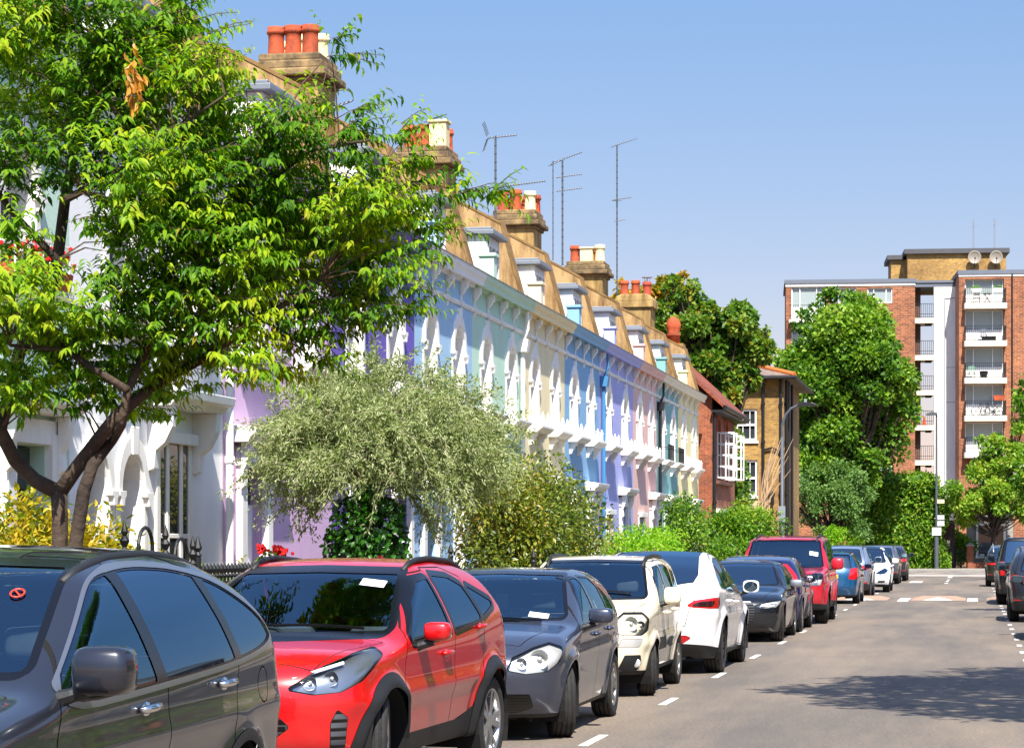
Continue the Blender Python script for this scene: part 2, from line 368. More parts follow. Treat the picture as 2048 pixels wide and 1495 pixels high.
def sash_bay(par, cy, z0, z1, hw, trim, out=.1, hood=True):
    """square headed tripartite ground floor window in a white moulded case"""
    f = MB()
    for yy, ww in ((-hw, .07), (-hw*.42, .05), (hw*.42, .05), (hw, .07)): f.box(-.1, .03, cy+yy-ww, cy+yy+ww, z0, z1)
    f.box(-.1, out+.02, cy-hw-.07, cy+hw+.07, z1-.08, z1+.06); f.box(-.1, out+.06, cy-hw-.1, cy+hw+.1, z0-.1, z0)
    zm = (z0+z1)/2
    for zz in (z0+.05, zm, z1-.05): f.box(-.06, .02, cy-hw, cy+hw, zz-.03, zz+.03)
    win = f.build('window', trim, par, bevel=.008)
    MB().box(.003, .008, cy-hw+.07, cy+hw-.07, z0, z1).build('pane', GLASS, win)
    MB().box(-.14, -.135, cy-hw, cy+hw, z0, z1).build('blind', CURT, win)
    if hood:
        h = MB(); h.prism([(0, z1+.35), (.34, z1+.35), (.4, z1+.43), (.48, z1+.45), (.5, z1+.56), (0, z1+.62)], 'y', cy-hw-.45, cy+hw+.45)
        hd = h.build('window_hood', trim, par, bevel=.01)
        for e in (-1, 1):
            q = MB(); yc = cy+e*(hw+.24)
            q.prism([(0, z1-.45), (.08, z1-.42), (.1, z1-.2), (.22, z1-.1), (.32, z1+.1), (.34, z1+.348), (0, z1+.348)], 'y', yc-.09, yc+.09)
            q.build('corbel', trim, hd, bevel=.01)
ROOFPROF = [(-.36, 7.0), (-.98, 8.66), (-1.9, 9.2), (-4.5, 9.95)]      # mansard line (out, z)
def pot(kind, c, par, h=.8, r=.16):
    h *= .68
    m = MB(); m.smooth = True
    m.lathe([(r*1.0, 0), (r*1.06, .03), (r*.98, .08), (r*.92, h*.6), (r*.95, h-.14), (r*1.12, h-.12), (r*1.12, h-.07), (r*.98, h-.05), (r*1.08, h), (r*.78, h), (r*.75, h-.3)], c, 14, cap=False)
    return m.build('chimney_pot', kind, par)
def chimney(par, yc, base, top, pots, flat=True, x0=-3.0, x1=-1.92, half=.62, cap='block'):
    """stack (child of the roof) with a moulded cap; pots = (dx, dy, material, height, kind)"""
    m = MB(); m.box(x0, x1, yc-half, yc+half, base, top-.5)
    m.mi = 1
    if cap == 'dome':
        m.mi = 0; m.box(x0-.1, x1+.1, yc-half-.1, yc+half+.1, top-.5, top-.25)
        m.prism([(x0-.1, top-.249), (x1+.1, top-.249), (x1+.02, top-.08), (x1-.15, top), (x0+.15, top), (x0-.02, top-.08)], 'y', yc-half-.1, yc+half+.1)
    else:
        for i, (o, za, zb) in enumerate(((.06, -.52, -.44), (.17, -.44, -.3), (.1, -.3, -.14), (.04, -.14, 0))):
            m.mi = 1
            m.box(x0-o, x1+o, yc-half-o, yc+half+o, top+za, top+zb)
    c = m.build('chimney', [STUCCO2, COPING], par, bevel=.03)
    for dx, dy, k, h, kind in pots:
        p_ = (x0+dx, yc+dy, top-.02)
        if kind == 'box':
            q = MB(); h *= .68; q.box(p_[0]-.2, p_[0]+.2, p_[1]-.2, p_[1]+.2, p_[2], p_[2]+h); q.box(p_[0]-.24, p_[0]+.24, p_[1]-.24, p_[1]+.24, p_[2]+h, p_[2]+h+.06)
            q.build('chimney_pot', k, c, bevel=.015)
        else:
            o = pot(k, p_, c, h); h *= .68
            if kind == 'cowl':
                q = MB()
                for a in range(4): q.tube([(p_[0]+.1*cos(a*pi/2), p_[1]+.1*sin(a*pi/2), p_[2]+h-.02), (p_[0]+.1*cos(a*pi/2), p_[1]+.1*sin(a*pi/2), p_[2]+h+.16)], .012, 4)
                q.lathe([(.2, h+.16), (.2, h+.19), (.03, h+.24)], p_, 10); q.build('chimney_cowl', GREYM, c)
    return c
def dormer(par, yc, W=1.5, trim=WHITE, win=True, top=8.3, out=-.18, pier=None):
    x = out; z0 = 7.3; m = MB()
    m.box(-1.4, x, yc-W/2, yc-W/2+.09, z0-.3, top); m.box(-1.4, x, yc+W/2-.09, yc+W/2, z0-.3, top)
    m.box(x-.12, x-.002, yc-W/2+.09, yc+W/2-.09, z0-.3, z0+.1); m.box(x-.12, x-.002, yc-W/2+.09, yc+W/2-.09, top-.16, top)
    d = m.build('dormer', trim, par, bevel=.01)
    f = MB(); za, zb = z0+.1, top-.16
    for yy in (-W/2+.13, -W/6, W/6, W/2-.13): f.box(x-.08, x+.02, yc+yy-.035, yc+yy+.035, za, zb)
    for zz in (za+.03, (za+zb)/2, zb-.03): f.box(x-.08, x+.015, yc-W/2+.1, yc+W/2-.1, zz-.03, zz+.03)
    wi = f.build('window', WHITE, d); MB().box(x-.06, x-.05, yc-W/2+.1, yc+W/2-.1, za, zb).build('pane', GLASS, d)
    r_ = MB(); r_.box(-1.9, x+.16, yc-W/2-.12, yc+W/2+.12, top+.002, top+.1); r_.box(-1.9, x+.1, yc-W/2-.06, yc+W/2+.06, top+.1, top+.16)
    r_.build('dormer_roof', LEAD, d, bevel=.015)
    if pier:
        q = MB(); q.box(-.26, .06, yc-W/2-.45, yc-W/2-.12, 7.19, 7.78); q.box(-.3, .1, yc-W/2-.49, yc-W/2-.08, 7.78, 7.85)
        q.build('pier', pier, d, bevel=.01)
def house(Y0, Wd, colour, label, windows=(.25, .74), balcony='box', door=None, bay=None, chim=None, downpipe=None, gable=False,
          cornice=None, trim=WHITE, parapet=True, dorm=(.55, 1.35, True), shaded=None, ground_arch=(), wins=True, pier=True, brackets=4):
    t = thing('terraced_house', label, 'house', (XF, Y0, 0), 0, 'pastel terraced houses along the street')
    wk = .12 if colour == '4f3aa6' else .24; wc = ''.join('%02x' % int(int(colour[i:i+2], 16)*(1-wk)+255*wk) for i in (0, 2, 4)); WM = pm('wall_'+colour, wc, .75, .07, .9, .15, 30, stain='8f8b84', stain_amt=.1, streak=True); CM = pm('cornice_'+(cornice or wc), cornice or wc, .6, .05)
    holes = []; zw0, zws, hw = 4.45, 5.5, .5
    for fr in windows: holes.append(arch(fr*Wd, zw0, zws, hw))
    if door: holes.append([(door[0]-.47, .14), (door[0]+.47, .14), (door[0]+.47, 2.77), (door[0]-.47, 2.77)])
    if bay: holes.append([(bay[0]-bay[3], bay[1]), (bay[0]+bay[3], bay[1]), (bay[0]+bay[3], bay[2]), (bay[0]-bay[3], bay[2])])
    for g in ground_arch: holes.append(arch(g, .9, 2.35, .42))
    m = MB(); m.plate([(0, 0), (Wd, 0), (Wd, 7.0), (0, 7.0)], holes, 'x', 0, -.28)
    m.box(-9, -.281, 0, .25, 0, 7.0); m.box(-9, -.281, Wd-.25, Wd, 0, 7.0); m.box(-9, -8.7, .25, Wd-.25, 0, 7.0); m.box(-8.7, -.281, .25, Wd-.25, 6.85, 7.0)
    m.box(-.9, -.86, .25, Wd-.25, .02, 6.85)
    m.build('wall', WM, t)
    for fr in windows: arch_window(t, fr*Wd, zw0, zws, hw, trim=trim, balcony=balcony)
    if door: door_set(t, door[0], trim, dcol=door[1])
    if bay: sash_bay(t, bay[0], bay[1], bay[2], bay[3], trim, hood=bay[4])
    for g in ground_arch: arch_window(t, g, .9, 2.35, .42, trim=trim, balcony=None)
    c = MB(); c.prism([(0, 6.9), (.05, 6.9), (.09, 7.0), (.18, 7.0), (.18, 6.94), (.24, 6.94), (.25, 7.02), (.3, 7.08), (.32, 7.17), (0, 7.2)], 'y', 0, Wd)
    c.build('cornice', CM, t)
    LD = MB().prism([(-.2, 7.15), (-.2, 7.215), (.34, 7.185), (.34, 7.172)], 'y', 0, Wd); LD.build('gutter_flashing', LEAD, t)
    sc = MB(); sc.prism([(0, 6.42), (.03, 6.42), (.05, 6.46), (.05, 6.5), (0, 6.52)], 'y', 0, Wd)
    sc.build('string_course', trim, t)
    b0 = None
    for i in range(brackets):
        yb = (i+.04)*Wd/brackets+.1
        if b0 is None:
            q = MB(); q.prism([(0, 6.7), (.03, 6.64), (.1, 6.72), (.12, 6.77), (.16, 6.79), (.16, 6.92), (0, 6.92)], 'y', -.075, .075)
            q.box(0, .03, -.06, .06, 6.521, 6.7); q.box(0, .07, -.07, .07, 6.415, 6.52); q.prism([(0, 6.3), (.03, 6.32), (.05, 6.414), (0, 6.414)], 'y', -.05, .05)
            b0 = q.build('bracket', trim, t, (0, yb, 0), bevel=.008)
        else:
            b = b0.copy(); COL.objects.link(b); b.parent = t; b.location = (0, yb, 0)
    # mansard roof, party wall and chimney
    r_ = MB(); pr = ROOFPROF; lo = [(p[0]-.12, p[1]-.12) for p in pr]
    r_.prism(pr+list(reversed(lo)), 'y', .0, Wd); rf = r_.build('roof', SLATE, t)
    if parapet:
        q = MB(); P = [(.0, 7.2), (-.48, 8.92), (-1.6, 9.52), (-4.5, 10.3), (-4.5, 6.9), (-.02, 6.9)]
        q.prism(P, 'y', Wd-.22, Wd+.22); q.mi = 1
        top = [(.04, 7.216), (-.45, 8.97), (-1.59, 9.58), (-4.5, 10.36), (-4.5, 10.3), (-1.6, 9.521), (-.48, 8.921), (.0, 7.216)]
        q.prism(top, 'y', Wd-.235, Wd+.235)
        q.build('party_wall', [STUCCO, pm('coping_render', '8f6f42', .9, .25, 3, .3, 25, stain='5c4526', stain_amt=.8)], rf)
    if chim: chimney(rf, *chim[0], **chim[1])
    if dorm: dormer(rf, dorm[0]*Wd, dorm[1], WHITE, dorm[2], pier=WM if pier is True else (pier or None))
    if downpipe:
        yp, mt = downpipe; q = MB(); q.tube([(.09, yp, .1), (.09, yp, 6.0)], .055, 8); q.tube([(.09, yp, 6.0), (.09, yp, 6.25), (.2, yp, 6.5), (.2, yp, 6.9)], .04, 6)
        for zz in (1.2, 2.8, 4.4): q.tube([(.09, yp, zz), (.09, yp, zz+.09)], .072, 8)
        q.prism([(.0, 6.0), (.2, 6.0), (.24, 6.28), (.0, 6.28)], 'y', yp-.15, yp+.15); q.build('downpipe', mt, t)
    return t
T_, C_, R_ = TERRA, CREAMPOT, REDPOT
WPIPE = pm('white_pipe', 'e8e6e0', .5, .05); BPIPE = pm('black_pipe', '1c1e22', .4, .1); BLPIPE = pm('blue_pipe', '3f79a6', .45, .05)
bnd = [19.6, 25.4, 31.0, 36.6, 42.3, 47.4, 53.0, 58.6, 64.1, 70.8, 76.2, 81.9, 88.2]
def hs(i): return bnd[i], bnd[i+1]-bnd[i]
PR = lambda a, b, c, d, e, f: [(.22, -.35, a, .82, ''), (.55, -.35, b, .84, ''), (.88, -.35, c, .84, ''), (.22, .35, d, .62, ''), (.55, .35, e, .8, ''), (.88, .35, f, .8, '')]
house(*hs(0), 'a9cdb9', 'pale green terraced house at the left edge behind the cherry tree, with red balcony flowers', balcony='lace', door=(4.6, '2d6b4f'), ground_arch=(1.6,))
house(*hs(1), 'e9e9ea', 'white terraced house with tall sash windows behind the cherry trunk', bay=(3.55, .55, 3.05, .62, True), ground_arch=(.8, 2.0), windows=(.3, .78), balcony='slab', downpipe=(5.62, WPIPE), cornice='efeeee',
      chim=((5.6, 8.6, 10.75, PR(T_, T_, T_, C_, C_, T_)), dict(x0=-3.0, x1=-1.9)))
house(*hs(2), 'c295c6', 'mauve pink terraced house behind the silvery tree', door=(1.35, 'e8e6e2'), balcony='slab')
house(*hs(3), '4f3aa6', 'deep purple terraced house behind the silvery tree', balcony='slab', door=(4.6, '33343a'), ground_arch=(1.5,),
      chim=((6.6, 8.6, 10.8, PR(T_, T_, T_, C_, C_, C_)), dict(x0=-3.0, x1=-1.9)))
house(*hs(4), '86b9de', 'light blue terraced house between the deep purple and mint green houses', balcony='slab', cornice='eef0f2', door=(1.2, '3a4a63'), ground_arch=(3.9,))
house(*hs(5), 'a9d6b9', 'mint green terraced house with white downpipe on its far edge', balcony='slab', downpipe=(5.1, WPIPE), door=(3.9, '5a6b5f'), ground_arch=(1.3,),
      chim=((6.6, 8.6, 10.85, [(.2, -.3, T_, .8, ''), (.55, -.3, T_, .82, ''), (.9, -.3, CREAMPOT, .85, 'box'), (.25, .35, R_, .7, ''), (.55, .35, R_, .75, ''), (.92, .35, T_, .8, '')]), dict(x0=-3.0, x1=-1.9)))
house(*hs(6), 'e6d49a', 'pale yellow terraced house between the mint green and mid blue houses', door=(4.4, 'ded7c2'), ground_arch=(1.4,))
house(*hs(7), '5796c8', 'mid blue terraced house with blue downpipe and white door hood', door=(4.2, '3f6f94'), ground_arch=(1.4,), downpipe=(5.85, BLPIPE),
      chim=((6.4, 8.6, 10.9, [(.18, -.35, R_, .85, ''), (.55, -.35, T_, .88, ''), (.95, -.35, C_, .8, ''), (.22, .4, R_, .7, ''), (.58, .4, R_, .75, ''), (.95, .4, T_, .8, '')]), dict(x0=-2.95, x1=-1.85)), dorm=(.55, 1.4, True))
house(*hs(8), '8f94dc', 'lilac blue terraced house between the mid blue and salmon pink houses', door=(4.6, 'ece9e6'), bay=(1.9, .7, 2.6, .6, False))
house(*hs(9), 'e0a69c', 'salmon pink terraced house with black downpipe', bay=(1.8, .7, 2.6, .6, False), door=(4.5, 'e8ddd4'), downpipe=(5.65, BPIPE),
      chim=((6.3, 8.6, 10.9, [(.2, -.35, T_, .8, ''), (.6, -.35, CREAMPOT, .62, 'box'), (1.02, -.35, C_, .82, ''), (.75, .4, T_, .75, '')]), dict(x0=-2.95, x1=-1.8)))
house(*hs(10), '4f9391', 'teal terraced house with small black iron balcony', balcony='iron', door=(2.6, '3a4a48'), dorm=(.5, 1.2, True), cornice='efe7cf')
house(*hs(11), 'efdf92', 'primrose yellow terraced house at the far end of the terrace', door=(4.0, 'e0d5b0'), ground_arch=(1.4,), dorm=(.5, 1.2, True), cornice='f1ead2',
      chim=((6.2, 8.6, 10.95, [(.2, -.1, T_, .85, ''), (.62, -.1, T_, .85, ''), (1.05, -.1, R_, .75, 'cowl')]), dict(x0=-2.95, x1=-1.7, cap='dome')))
# ------------------------------------------------------------------ brick end house
RBRICK = brickmat('red_brick', 'a8573a', '7d4030', '94785f'); YBRICK = brickmat('yellow_brick', 'b08a45', '8d6a38', '8d7c5f')
OBRICK = brickmat('tower_brick', 'a4603f', '6f3a2a', 'a08468', 1.7); RTILE = brickmat('red_tile', '9a5138', '80402c', '5a2f24'); GTILE = brickmat('grey_tile', '7c6f69', '8f7f76', '5a5250')
BLK = pm('black_paint', '1a1a1d', .45, .15, 4); WFR = pm('white_frame', 'e9e8e4', .45, .05, 3)
t = thing('brick_house', 'red brick house with open white casements at the end of the pastel terrace', 'house', (-9.6, 89.2, 0))
m = MB(); Wd = 8.6
holes = [arch(y, 4.2, 6.0, .55) for y in (2.3, 5.2)]+[[(1.2, .8), (6.6, .8), (6.6, 2.9), (1.2, 2.9)]]
m.plate([(0, 0), (Wd, 0), (Wd, 7.3), (0, 7.3)], holes, 'x', 0, -.3)
m.prism([(-.301, 0), (-.301, 7.3), (-3.4, 10.2), (-6.5, 7.3), (-6.5, 0)], 'y', 0, .3)
m.prism([(-.301, 0), (-.301, 7.3), (-3.4, 10.2), (-6.5, 7.3), (-6.5, 0)], 'y', Wd-.3, Wd); m.box(-1.2, -1.1, .3, Wd-.3, 0, 7)
m.box(-.28, -.02, -.012, .3, 0, 7.0)
m.build('wall', RBRICK, t)
r_ = MB(); r_.prism([(.5, 6.75), (.5, 6.9), (-3.4, 10.55), (-7.0, 6.9), (-7.0, 6.75), (-3.4, 10.35)], 'y', -.35, Wd+.35)
rf = r_.build('roof', RTILE, t); MB().tube([(-3.4, -.4, 10.52), (-3.4, Wd+.4, 10.52)], .14, 8).build('ridge', TERRA, rf)
g = MB(); g.tube([(.52, -.35, 6.8), (.52, Wd+.35, 6.8)], .09, 8); g.box(.0, .45, -.3, Wd+.3, 6.62, 6.72); g.tube([(.1, -.1, 0), (.1, -.1, 6.7)], .06, 8)
for z in (1.5, 3.2, 5): g.tube([(.1, -.1, z), (.1, -.1, z+.12)], .085, 8)
g.build('gutter', BLK, t)
for y in (2.3, 5.2):
    a = arch(y, 4.2, 6.0, .55)
    f = MB(); f.box(-.2, -.14, y-.03, y+.03, 4.2, 6.6)
    for zz in (4.23, 5.1, 6.0): f.box(-.2, -.14, y-.55, y+.55, zz-.03, zz+.03)
    wi = f.build('window', WFR, t)
    MB().prism(a, 'x', -.23, -.22).build('pane', GLASS, wi)
    for s in (-1, 1):                                        # open casement leaf swung out towards the street
        q = MB(); L_ = .62; n = 4
        yy = y+s*.53
        for k_ in (0, L_/2, L_): q.box(k_-.0, k_+.045, yy-.02, yy+.02, 4.22, 5.98)
        for k_ in range(n+1): zz = 4.22+k_*1.715/n; q.box(.046, L_-.001, yy-.019, yy+.019, zz, zz+.045)
        q.build('casement', WFR, wi)
    o = MB(); n = 10
    band(o, [(y+.56*cos(pi*i/n), 6.0+.63*sin(pi*i/n)) for i in range(n+1)], [(y+.8*cos(pi*i/n), 6.0+.88*sin(pi*i/n)) for i in range(n+1)], 'x', -.002, .03)
    o.build('brick_arch', pm('rubbed_brick', 'b0492c', .8, .2, 4), wi)
MB().box(-.05, .14, 1.2, 6.4, 3.98, 4.1).build('window_sill', pm('brown_stone', '6d4a3c', .8, .2, 4), t, bevel=.015)
f = MB()
for y in (1.25, 2.6, 3.9, 5.2, 6.55): f.box(-.2, .02, y-.06, y+.06, .8, 2.9)
f.box(-.18, .01, 1.3, 6.5, 2.1, 2.18); f.box(-.05, .16, 1.0, 6.8, 2.9, 3.05)
wi = f.build('window', WFR, t); MB().box(-.22, -.21, 1.25, 6.5, .8, 2.9).build('pane', GLASS, wi)
c = MB(); c.box(-1.9, -1.2, .32, 1.1, 8.2, 9.15); c.box(-1.96, -1.14, .26, 1.16, 9.15, 9.27); ch = c.build('chimney', YBRICK, rf)
q = MB(); q.smooth = True; q.lathe([(.24, 0), (.24, .3), (.29, .34), (.2, .42), (.27, .6), (.29, .75), (.2, .95), (.05, 1.05), (.01, 1.06)], (-1.55, .71, 9.27), 16)
q.build('chimney_pot', TERRA, ch)

# ------------------------------------------------------------------ yellow brick house by the junction
t = thing('corner_house', 'yellow brick hipped roof house with black pipes behind the street lamp', 'house', (-8.7, 112, 0))
m = MB(); D = 10.2; Hh = 9.55
wins = [(-1.75, 6.55, .5, 1.15), (-1.75, 3.95, .52, 1.3), (-1.7, .9, .5, 1.5)]
holes = [[(x-w2, z), (x+w2, z), (x+w2, z+h_*1.3), (x-w2, z+h_*1.3)] for x, z, w2, h_ in wins]
m.plate([(-9, 0), (0, 0), (0, Hh), (-9, Hh)], holes, 'y', 0, .3)
m.box(-.3, 0, .301, D, 0, Hh); m.box(-9, -8.7, .301, D, 0, Hh); m.box(-8.7, -.301, D-.3, D, 0, Hh); m.box(-8.6, -.4, 1.3, 1.35, 0, Hh-.1)
m.build('wall', YBRICK, t)
r_ = MB(); e = .55; rz_ = Hh+1.5
r_.add([(-9-e, -e, Hh), (e, -e, Hh), (e, D+e, Hh), (-9-e, D+e, Hh), (-4.5, 4.4, rz_), (-4.5, 5.6, rz_), (-9-e, -e, Hh-.14), (e, -e, Hh-.14), (e, D+e, Hh-.14), (-9-e, D+e, Hh-.14)],
       [(0, 1, 4), (1, 2, 5, 4), (2, 3, 5), (3, 0, 4, 5), (0, 6, 7, 1), (1, 7, 8, 2), (2, 8, 9, 3), (3, 9, 6, 0), (6, 9, 8, 7)])
rf = r_.build('roof', GTILE, t); MB().tube([(e, -e, Hh+.03), (-4.5, 4.4, rz_+.05), (-9-e, -e, Hh+.03)], .13, 8).build('hip_tiles', pm('hip_tile', 'c0682f', .8, .2, 4), rf)
g = MB(); g.tube([(-9, -e-.05, Hh-.08), (e+.05, -e-.05, Hh-.08), (e+.05, D+e, Hh-.08)], .09, 8)
for p_ in ((-.95, -.09), (-.12, -.09), (.1, .5), (.1, 1.6), (.1, 4)): g.tube([(p_[0], p_[1], 0), (p_[0], p_[1], Hh-.15)], .07, 8)
for z in (1.5, 4, 6.4, 8.2):
    for p_ in ((-.95, -.09), (-.12, -.09), (.1, .5)): g.tube([(p_[0], p_[1], z), (p_[0], p_[1], z+.15)], .1, 8)
g.tube([(-.95, -.1, 6.1), (-.5, -.12, 6.2), (-.12, -.1, 6.0)], .05, 6); g.build('drainpipe', BLK, t)
for x, z, w2, h_ in wins:
    f = MB(); zt = z+h_*1.3; H2 = zt-z
    for xx in (x-w2+.05, x+w2-.05): f.box(xx-.05, xx+.05, .08, .16, z, zt)
    for zz in (z+.05, z+H2/2, zt-.05): f.box(x-w2, x+w2, .07, .15, zz-.05, zz+.05)
    for k_ in (-.33, .33): f.box(x+k_*w2-.015, x+k_*w2+.015, .1, .14, z, zt)
    f.box(x-w2-.08, x+w2+.08, -.1, .06, z-.12, z-.01)
    wi = f.build('window', WFR, t); MB().box(x-w2, x+w2, .17, .18, z, zt).build('pane', GLASS, wi)
    if z < 5: MB().box(x-w2, x+w2, .2, .21, z+H2*.1, zt).build('blind', CURT, wi)
MB().box(-2.5, -1.0, -.02, -.001, 3.05, 3.72).build('render_panel', pm('pink_render', 'c9a592', .8, .1), t)
f = MB(); f.box(-.75, -.4, -.25, -.001, 4.05, 4.15); f.box(-.52, -.42, -.35, -.22, 3.5, 4.1); f.tube([(-.6, -.2, 4.1), (-.75, -.4, 4.2)], .06, 6); f.build('wall_lantern', BLK, t)

# ------------------------------------------------------------------ tower block of flats across the junction
TW = Vector((0, 180, 0)); TROT = radians(5.0); tux = Vector((cos(TROT), sin(TROT), 0)); tuy = Vector((-sin(TROT), cos(TROT), 0))
TO = at(1572, 1087, Y=180); TO.z = 0
def tl(px, py, off=0):
    """(along, height) on the tower front, off = metres behind the front"""
    a = (px-1024)/FPX; d = Vector((-sin(PSI)+a*cos(PSI), cos(PSI)+a*sin(PSI), (HORIZON-py)/FPX))
    o = Vector((0, 0, EYE)); P0 = TO+tuy*off
    s = (P0-o).dot(tuy)/d.dot(tuy); p = o+d*s-TO
    return p.dot(tux), p.z
tb = thing('apartment_block', 'tall brick block of flats with white stair wall and balconies across the junction', 'building', TO, TROT)
WHT = pm('white_wall', 'f1efe9', .7, .05, .4, .05, 20, stain='b9b2a5', stain_amt=.25, streak=True); CONC = pm('concrete_slab', 'e3dac6', .8, .1, 1.5, .1); ROOFE = pm('roof_edge', '5f6672', .7, .15, 2)
zr = tl(1700, 566)[1]; u0 = 0; u1 = tl(1830, 700)[0]; u2 = tl(1868, 700)[0]; u3 = tl(1912, 700)[0]
PW = -3.2                                              # the right wing stands this far in front
u4 = tl(1918, 700, PW)[0]; u5 = u4+9.5; zr2 = tl(1980, 548, PW)[1]; DEP = 9
def rect(p0, p1, off=0):
    (a, zb), (b, zt) = tl(p0[0], p1[1], off), tl(p1[0], p0[1], off); return a, b, zb, zt
LW = [rect((1583, 572), (1650, 640)), rect((1735, 575), (1785, 606)), rect((1742, 862), (1783, 890)), rect((1660, 575), (1712, 606))]
for k_ in range(1, 6): LW += [(a, b, zb-2.62*k_, zt-2.62*k_) for a, b, zb, zt in (LW[0], LW[1]) if not (k_ == 4 and a > 5)]
m = MB(); holes = [[(a, zb), (b, zb), (b, zt), (a, zt)] for a, b, zb, zt in LW]
m.plate([(u0, -.2), (u1, -.2), (u1, zr), (u0, zr)], holes, 'y', 0, .3); m.box(u0, u0+.3, .301, DEP, -.2, zr); m.box(u1-.3, u1, .301, DEP, -.2, zr); m.box(u0+.3, u1-.3, DEP-.3, DEP, -.2, zr)
m.box(u0+.3, u1-.3, .301, DEP-.3, zr-.3, zr-.05); m.box(u0+.31, u1-.31, 1.2, 1.3, 0, zr-.3); m.build('wall', OBRICK, tb)
m = MB(); m.box(u0-.12, u1+.05, -.15, DEP+.1, zr+.001, zr+.28); m.build('roof', ROOFE, tb); MB().box(u0-.04, u1+.02, -.06, -.005, zr-.22, zr).build('fascia', WFR, tb)
def flat_window(a, b, zb, zt, par, y=.12, parts=(.25, .75), sill=True, blind=.0):
    f = MB(); fw = .07
    for x in [a+fw/2, b-fw/2]+[a+(b-a)*q for q in parts]: f.box(x-fw/2, x+fw/2, y, y+.09, zb, zt)
    f.box(a, b, y-.004, y+.086, zb, zb+fw); f.box(a, b, y-.004, y+.086, zt-fw, zt)
    if sill: f.box(a, b, y+.002, y+.08, zb+.07, zb+(zt-zb)*.38) if (zt-zb) > 1.6 else None
    w_ = f.build('window', WFR, par); MB().box(a, b, y+.11, y+.12, zb, zt).build('pane', glassmat('flat_glass', (.26, .31, .31)), w_)
    if blind: MB().box(a+.1, b-.1, y+.2, y+.21, zb+.1, zt-.05).build('blind', CURT, w_)
    return w_
for i, (a, b, zb, zt) in enumerate(LW): flat_window(a, b, zb, zt, tb, blind=i in (0, 1, 2))
def rail(par, a, b, y, z, h=1.05, n=12):
    q = MB()
    for i in range(n+1): x = a+(b-a)*i/n; q.box(x-.012, x+.012, y-.012, y+.012, z, z+h)
    for zz in (z+.06, z+h*.6 if n < 9 else z+h*.28, z+h): q.box(a, b, y-.018, y+.018, zz-.018, zz+.018)
    return q.build('railing', BLK, par)
a, b, zb, zt = LW[0]
s_ = MB().box(a-.2, b, -.9, -.001, zb-.25, zb-.02).build('balcony', CONC, tb); rail(s_, a-.2, b, -.85, zb-.02, n=16)
# stair bay: decks, side wall with the recess shade put into its brick colour, open to the sky behind
ud = tl(1843, 700)[0]
m = MB(); m.box(u1+.001, ud, 1.0, 2.8, -.2, zr-.3); m.build('stair_wall', brickmat('shaded_brick', '5d4038', '4a322c', '6a5a50'), tb)
m = MB(); m.box(u1, u3, -.02, 3.2, zr-.35, zr-.05); m.box(u1, u3, -.1, 3.3, zr-.05, zr+.12); m.build('stair_roof', ROOFE, tb)
for py in (636, 710, 780, 850, 920, 992):
    z = tl(1850, py)[1]; d_ = MB().box(u1+.002, u2-.002, -.05, 2.8, z-.36, z).build('stair_deck', CONC, tb)
    rail(d_, u1+.05, u2-.05, -.01, z, 1.08, 9); MB().box(u2-.6, u2-.15, .5, .9, z-.52, z-.362).build('deck_light', BLK, d_)
m = MB(); m.box(u2, u3+.6, 0, .5, -.2, zr-.351); m.build('stair_tower', WHT, tb)
um = tl(1889, 700)[0]; q = MB(); q.tube([(um, -.06, 0), (um, -.06, zr-1.2)], .05, 6); q.box(um, u3, -.015, -.001, zr-6.4, zr-6.36); q.box(um, u3, -.015, -.001, zr-9, zr-8.96)
q.tube([(um, -.06, zr-1.2), (u3, -.06, zr-1.2)], .03, 6); q.build('drainpipe', pm('grey_pipe', '9aa0a6', .5, .1), tb)
# right wing and its column of loggia balconies
bal = [608, 683, 757, 832, 905]; bu0 = tl(1930, 600, PW)[0]; bu1 = tl(2008, 600, PW)[0]
levels = [tl(1970, y, PW)[1] for y in bal]; holes = []
for i, z in enumerate(levels):
    zt = zr2-.35 if i == 0 else levels[i-1]-.42
    holes.append([(bu0, z), (bu1, z), (bu1, zt), (bu0, zt)])
m = MB(); m.plate([(u4, -.2), (u5, -.2), (u5, zr2), (u4, zr2)], holes, 'y', PW, PW+.3); m.box(u4, u4+.3, PW+.301, DEP, -.2, zr2); m.box(u4+.3, u5, DEP-.3, DEP, -.2, zr2); m.box(u4+.3, u5, PW+1.9, PW+2.0, -.2, zr2-.1)
m.build('wall', OBRICK, tb)
m = MB(); m.box(u4-.1, u5, PW-.12, DEP, zr2+.001, zr2+.3); m.build('roof', ROOFE, tb); MB().box(u4-.03, u5, PW-.05, PW-.004, zr2-.16, zr2).build('fascia', WFR, tb)
MB().tube([(tl(2024, 600, PW)[0], PW-.07, 0), (tl(2024, 600, PW)[0], PW-.07, zr2)], .06, 6).build('drainpipe', BLK, tb)
BALZ = []
for i, z in enumerate(levels):
    zt = zr2-.35 if i == 0 else levels[i-1]-.42
    b_ = MB().box(bu0-.1, bu1+.12, PW-.95, PW+.9, z-.4, z).build('balcony', CONC, tb, bevel=.02)
    rail(b_, bu0-.02, bu1+.05, PW-.88, z, 1.1, 20)
    for e in (bu0-.02, bu1+.05):
        q = MB(); [q.box(e-.012, e+.012, PW-.88+k_*.14, PW-.87+k_*.14, z, z+1.1) for k_ in range(7)]; q.box(e-.018, e+.018, PW-.86, PW-.001, z+1.08, z+1.11); q.build('railing', BLK, b_)
    flat_window(bu0+.02, bu1-.02, z+.01, zt-.01, tb, PW+.32, (.22, .72), True, blind=(i in (1, 2)))
    BALZ.append(z)
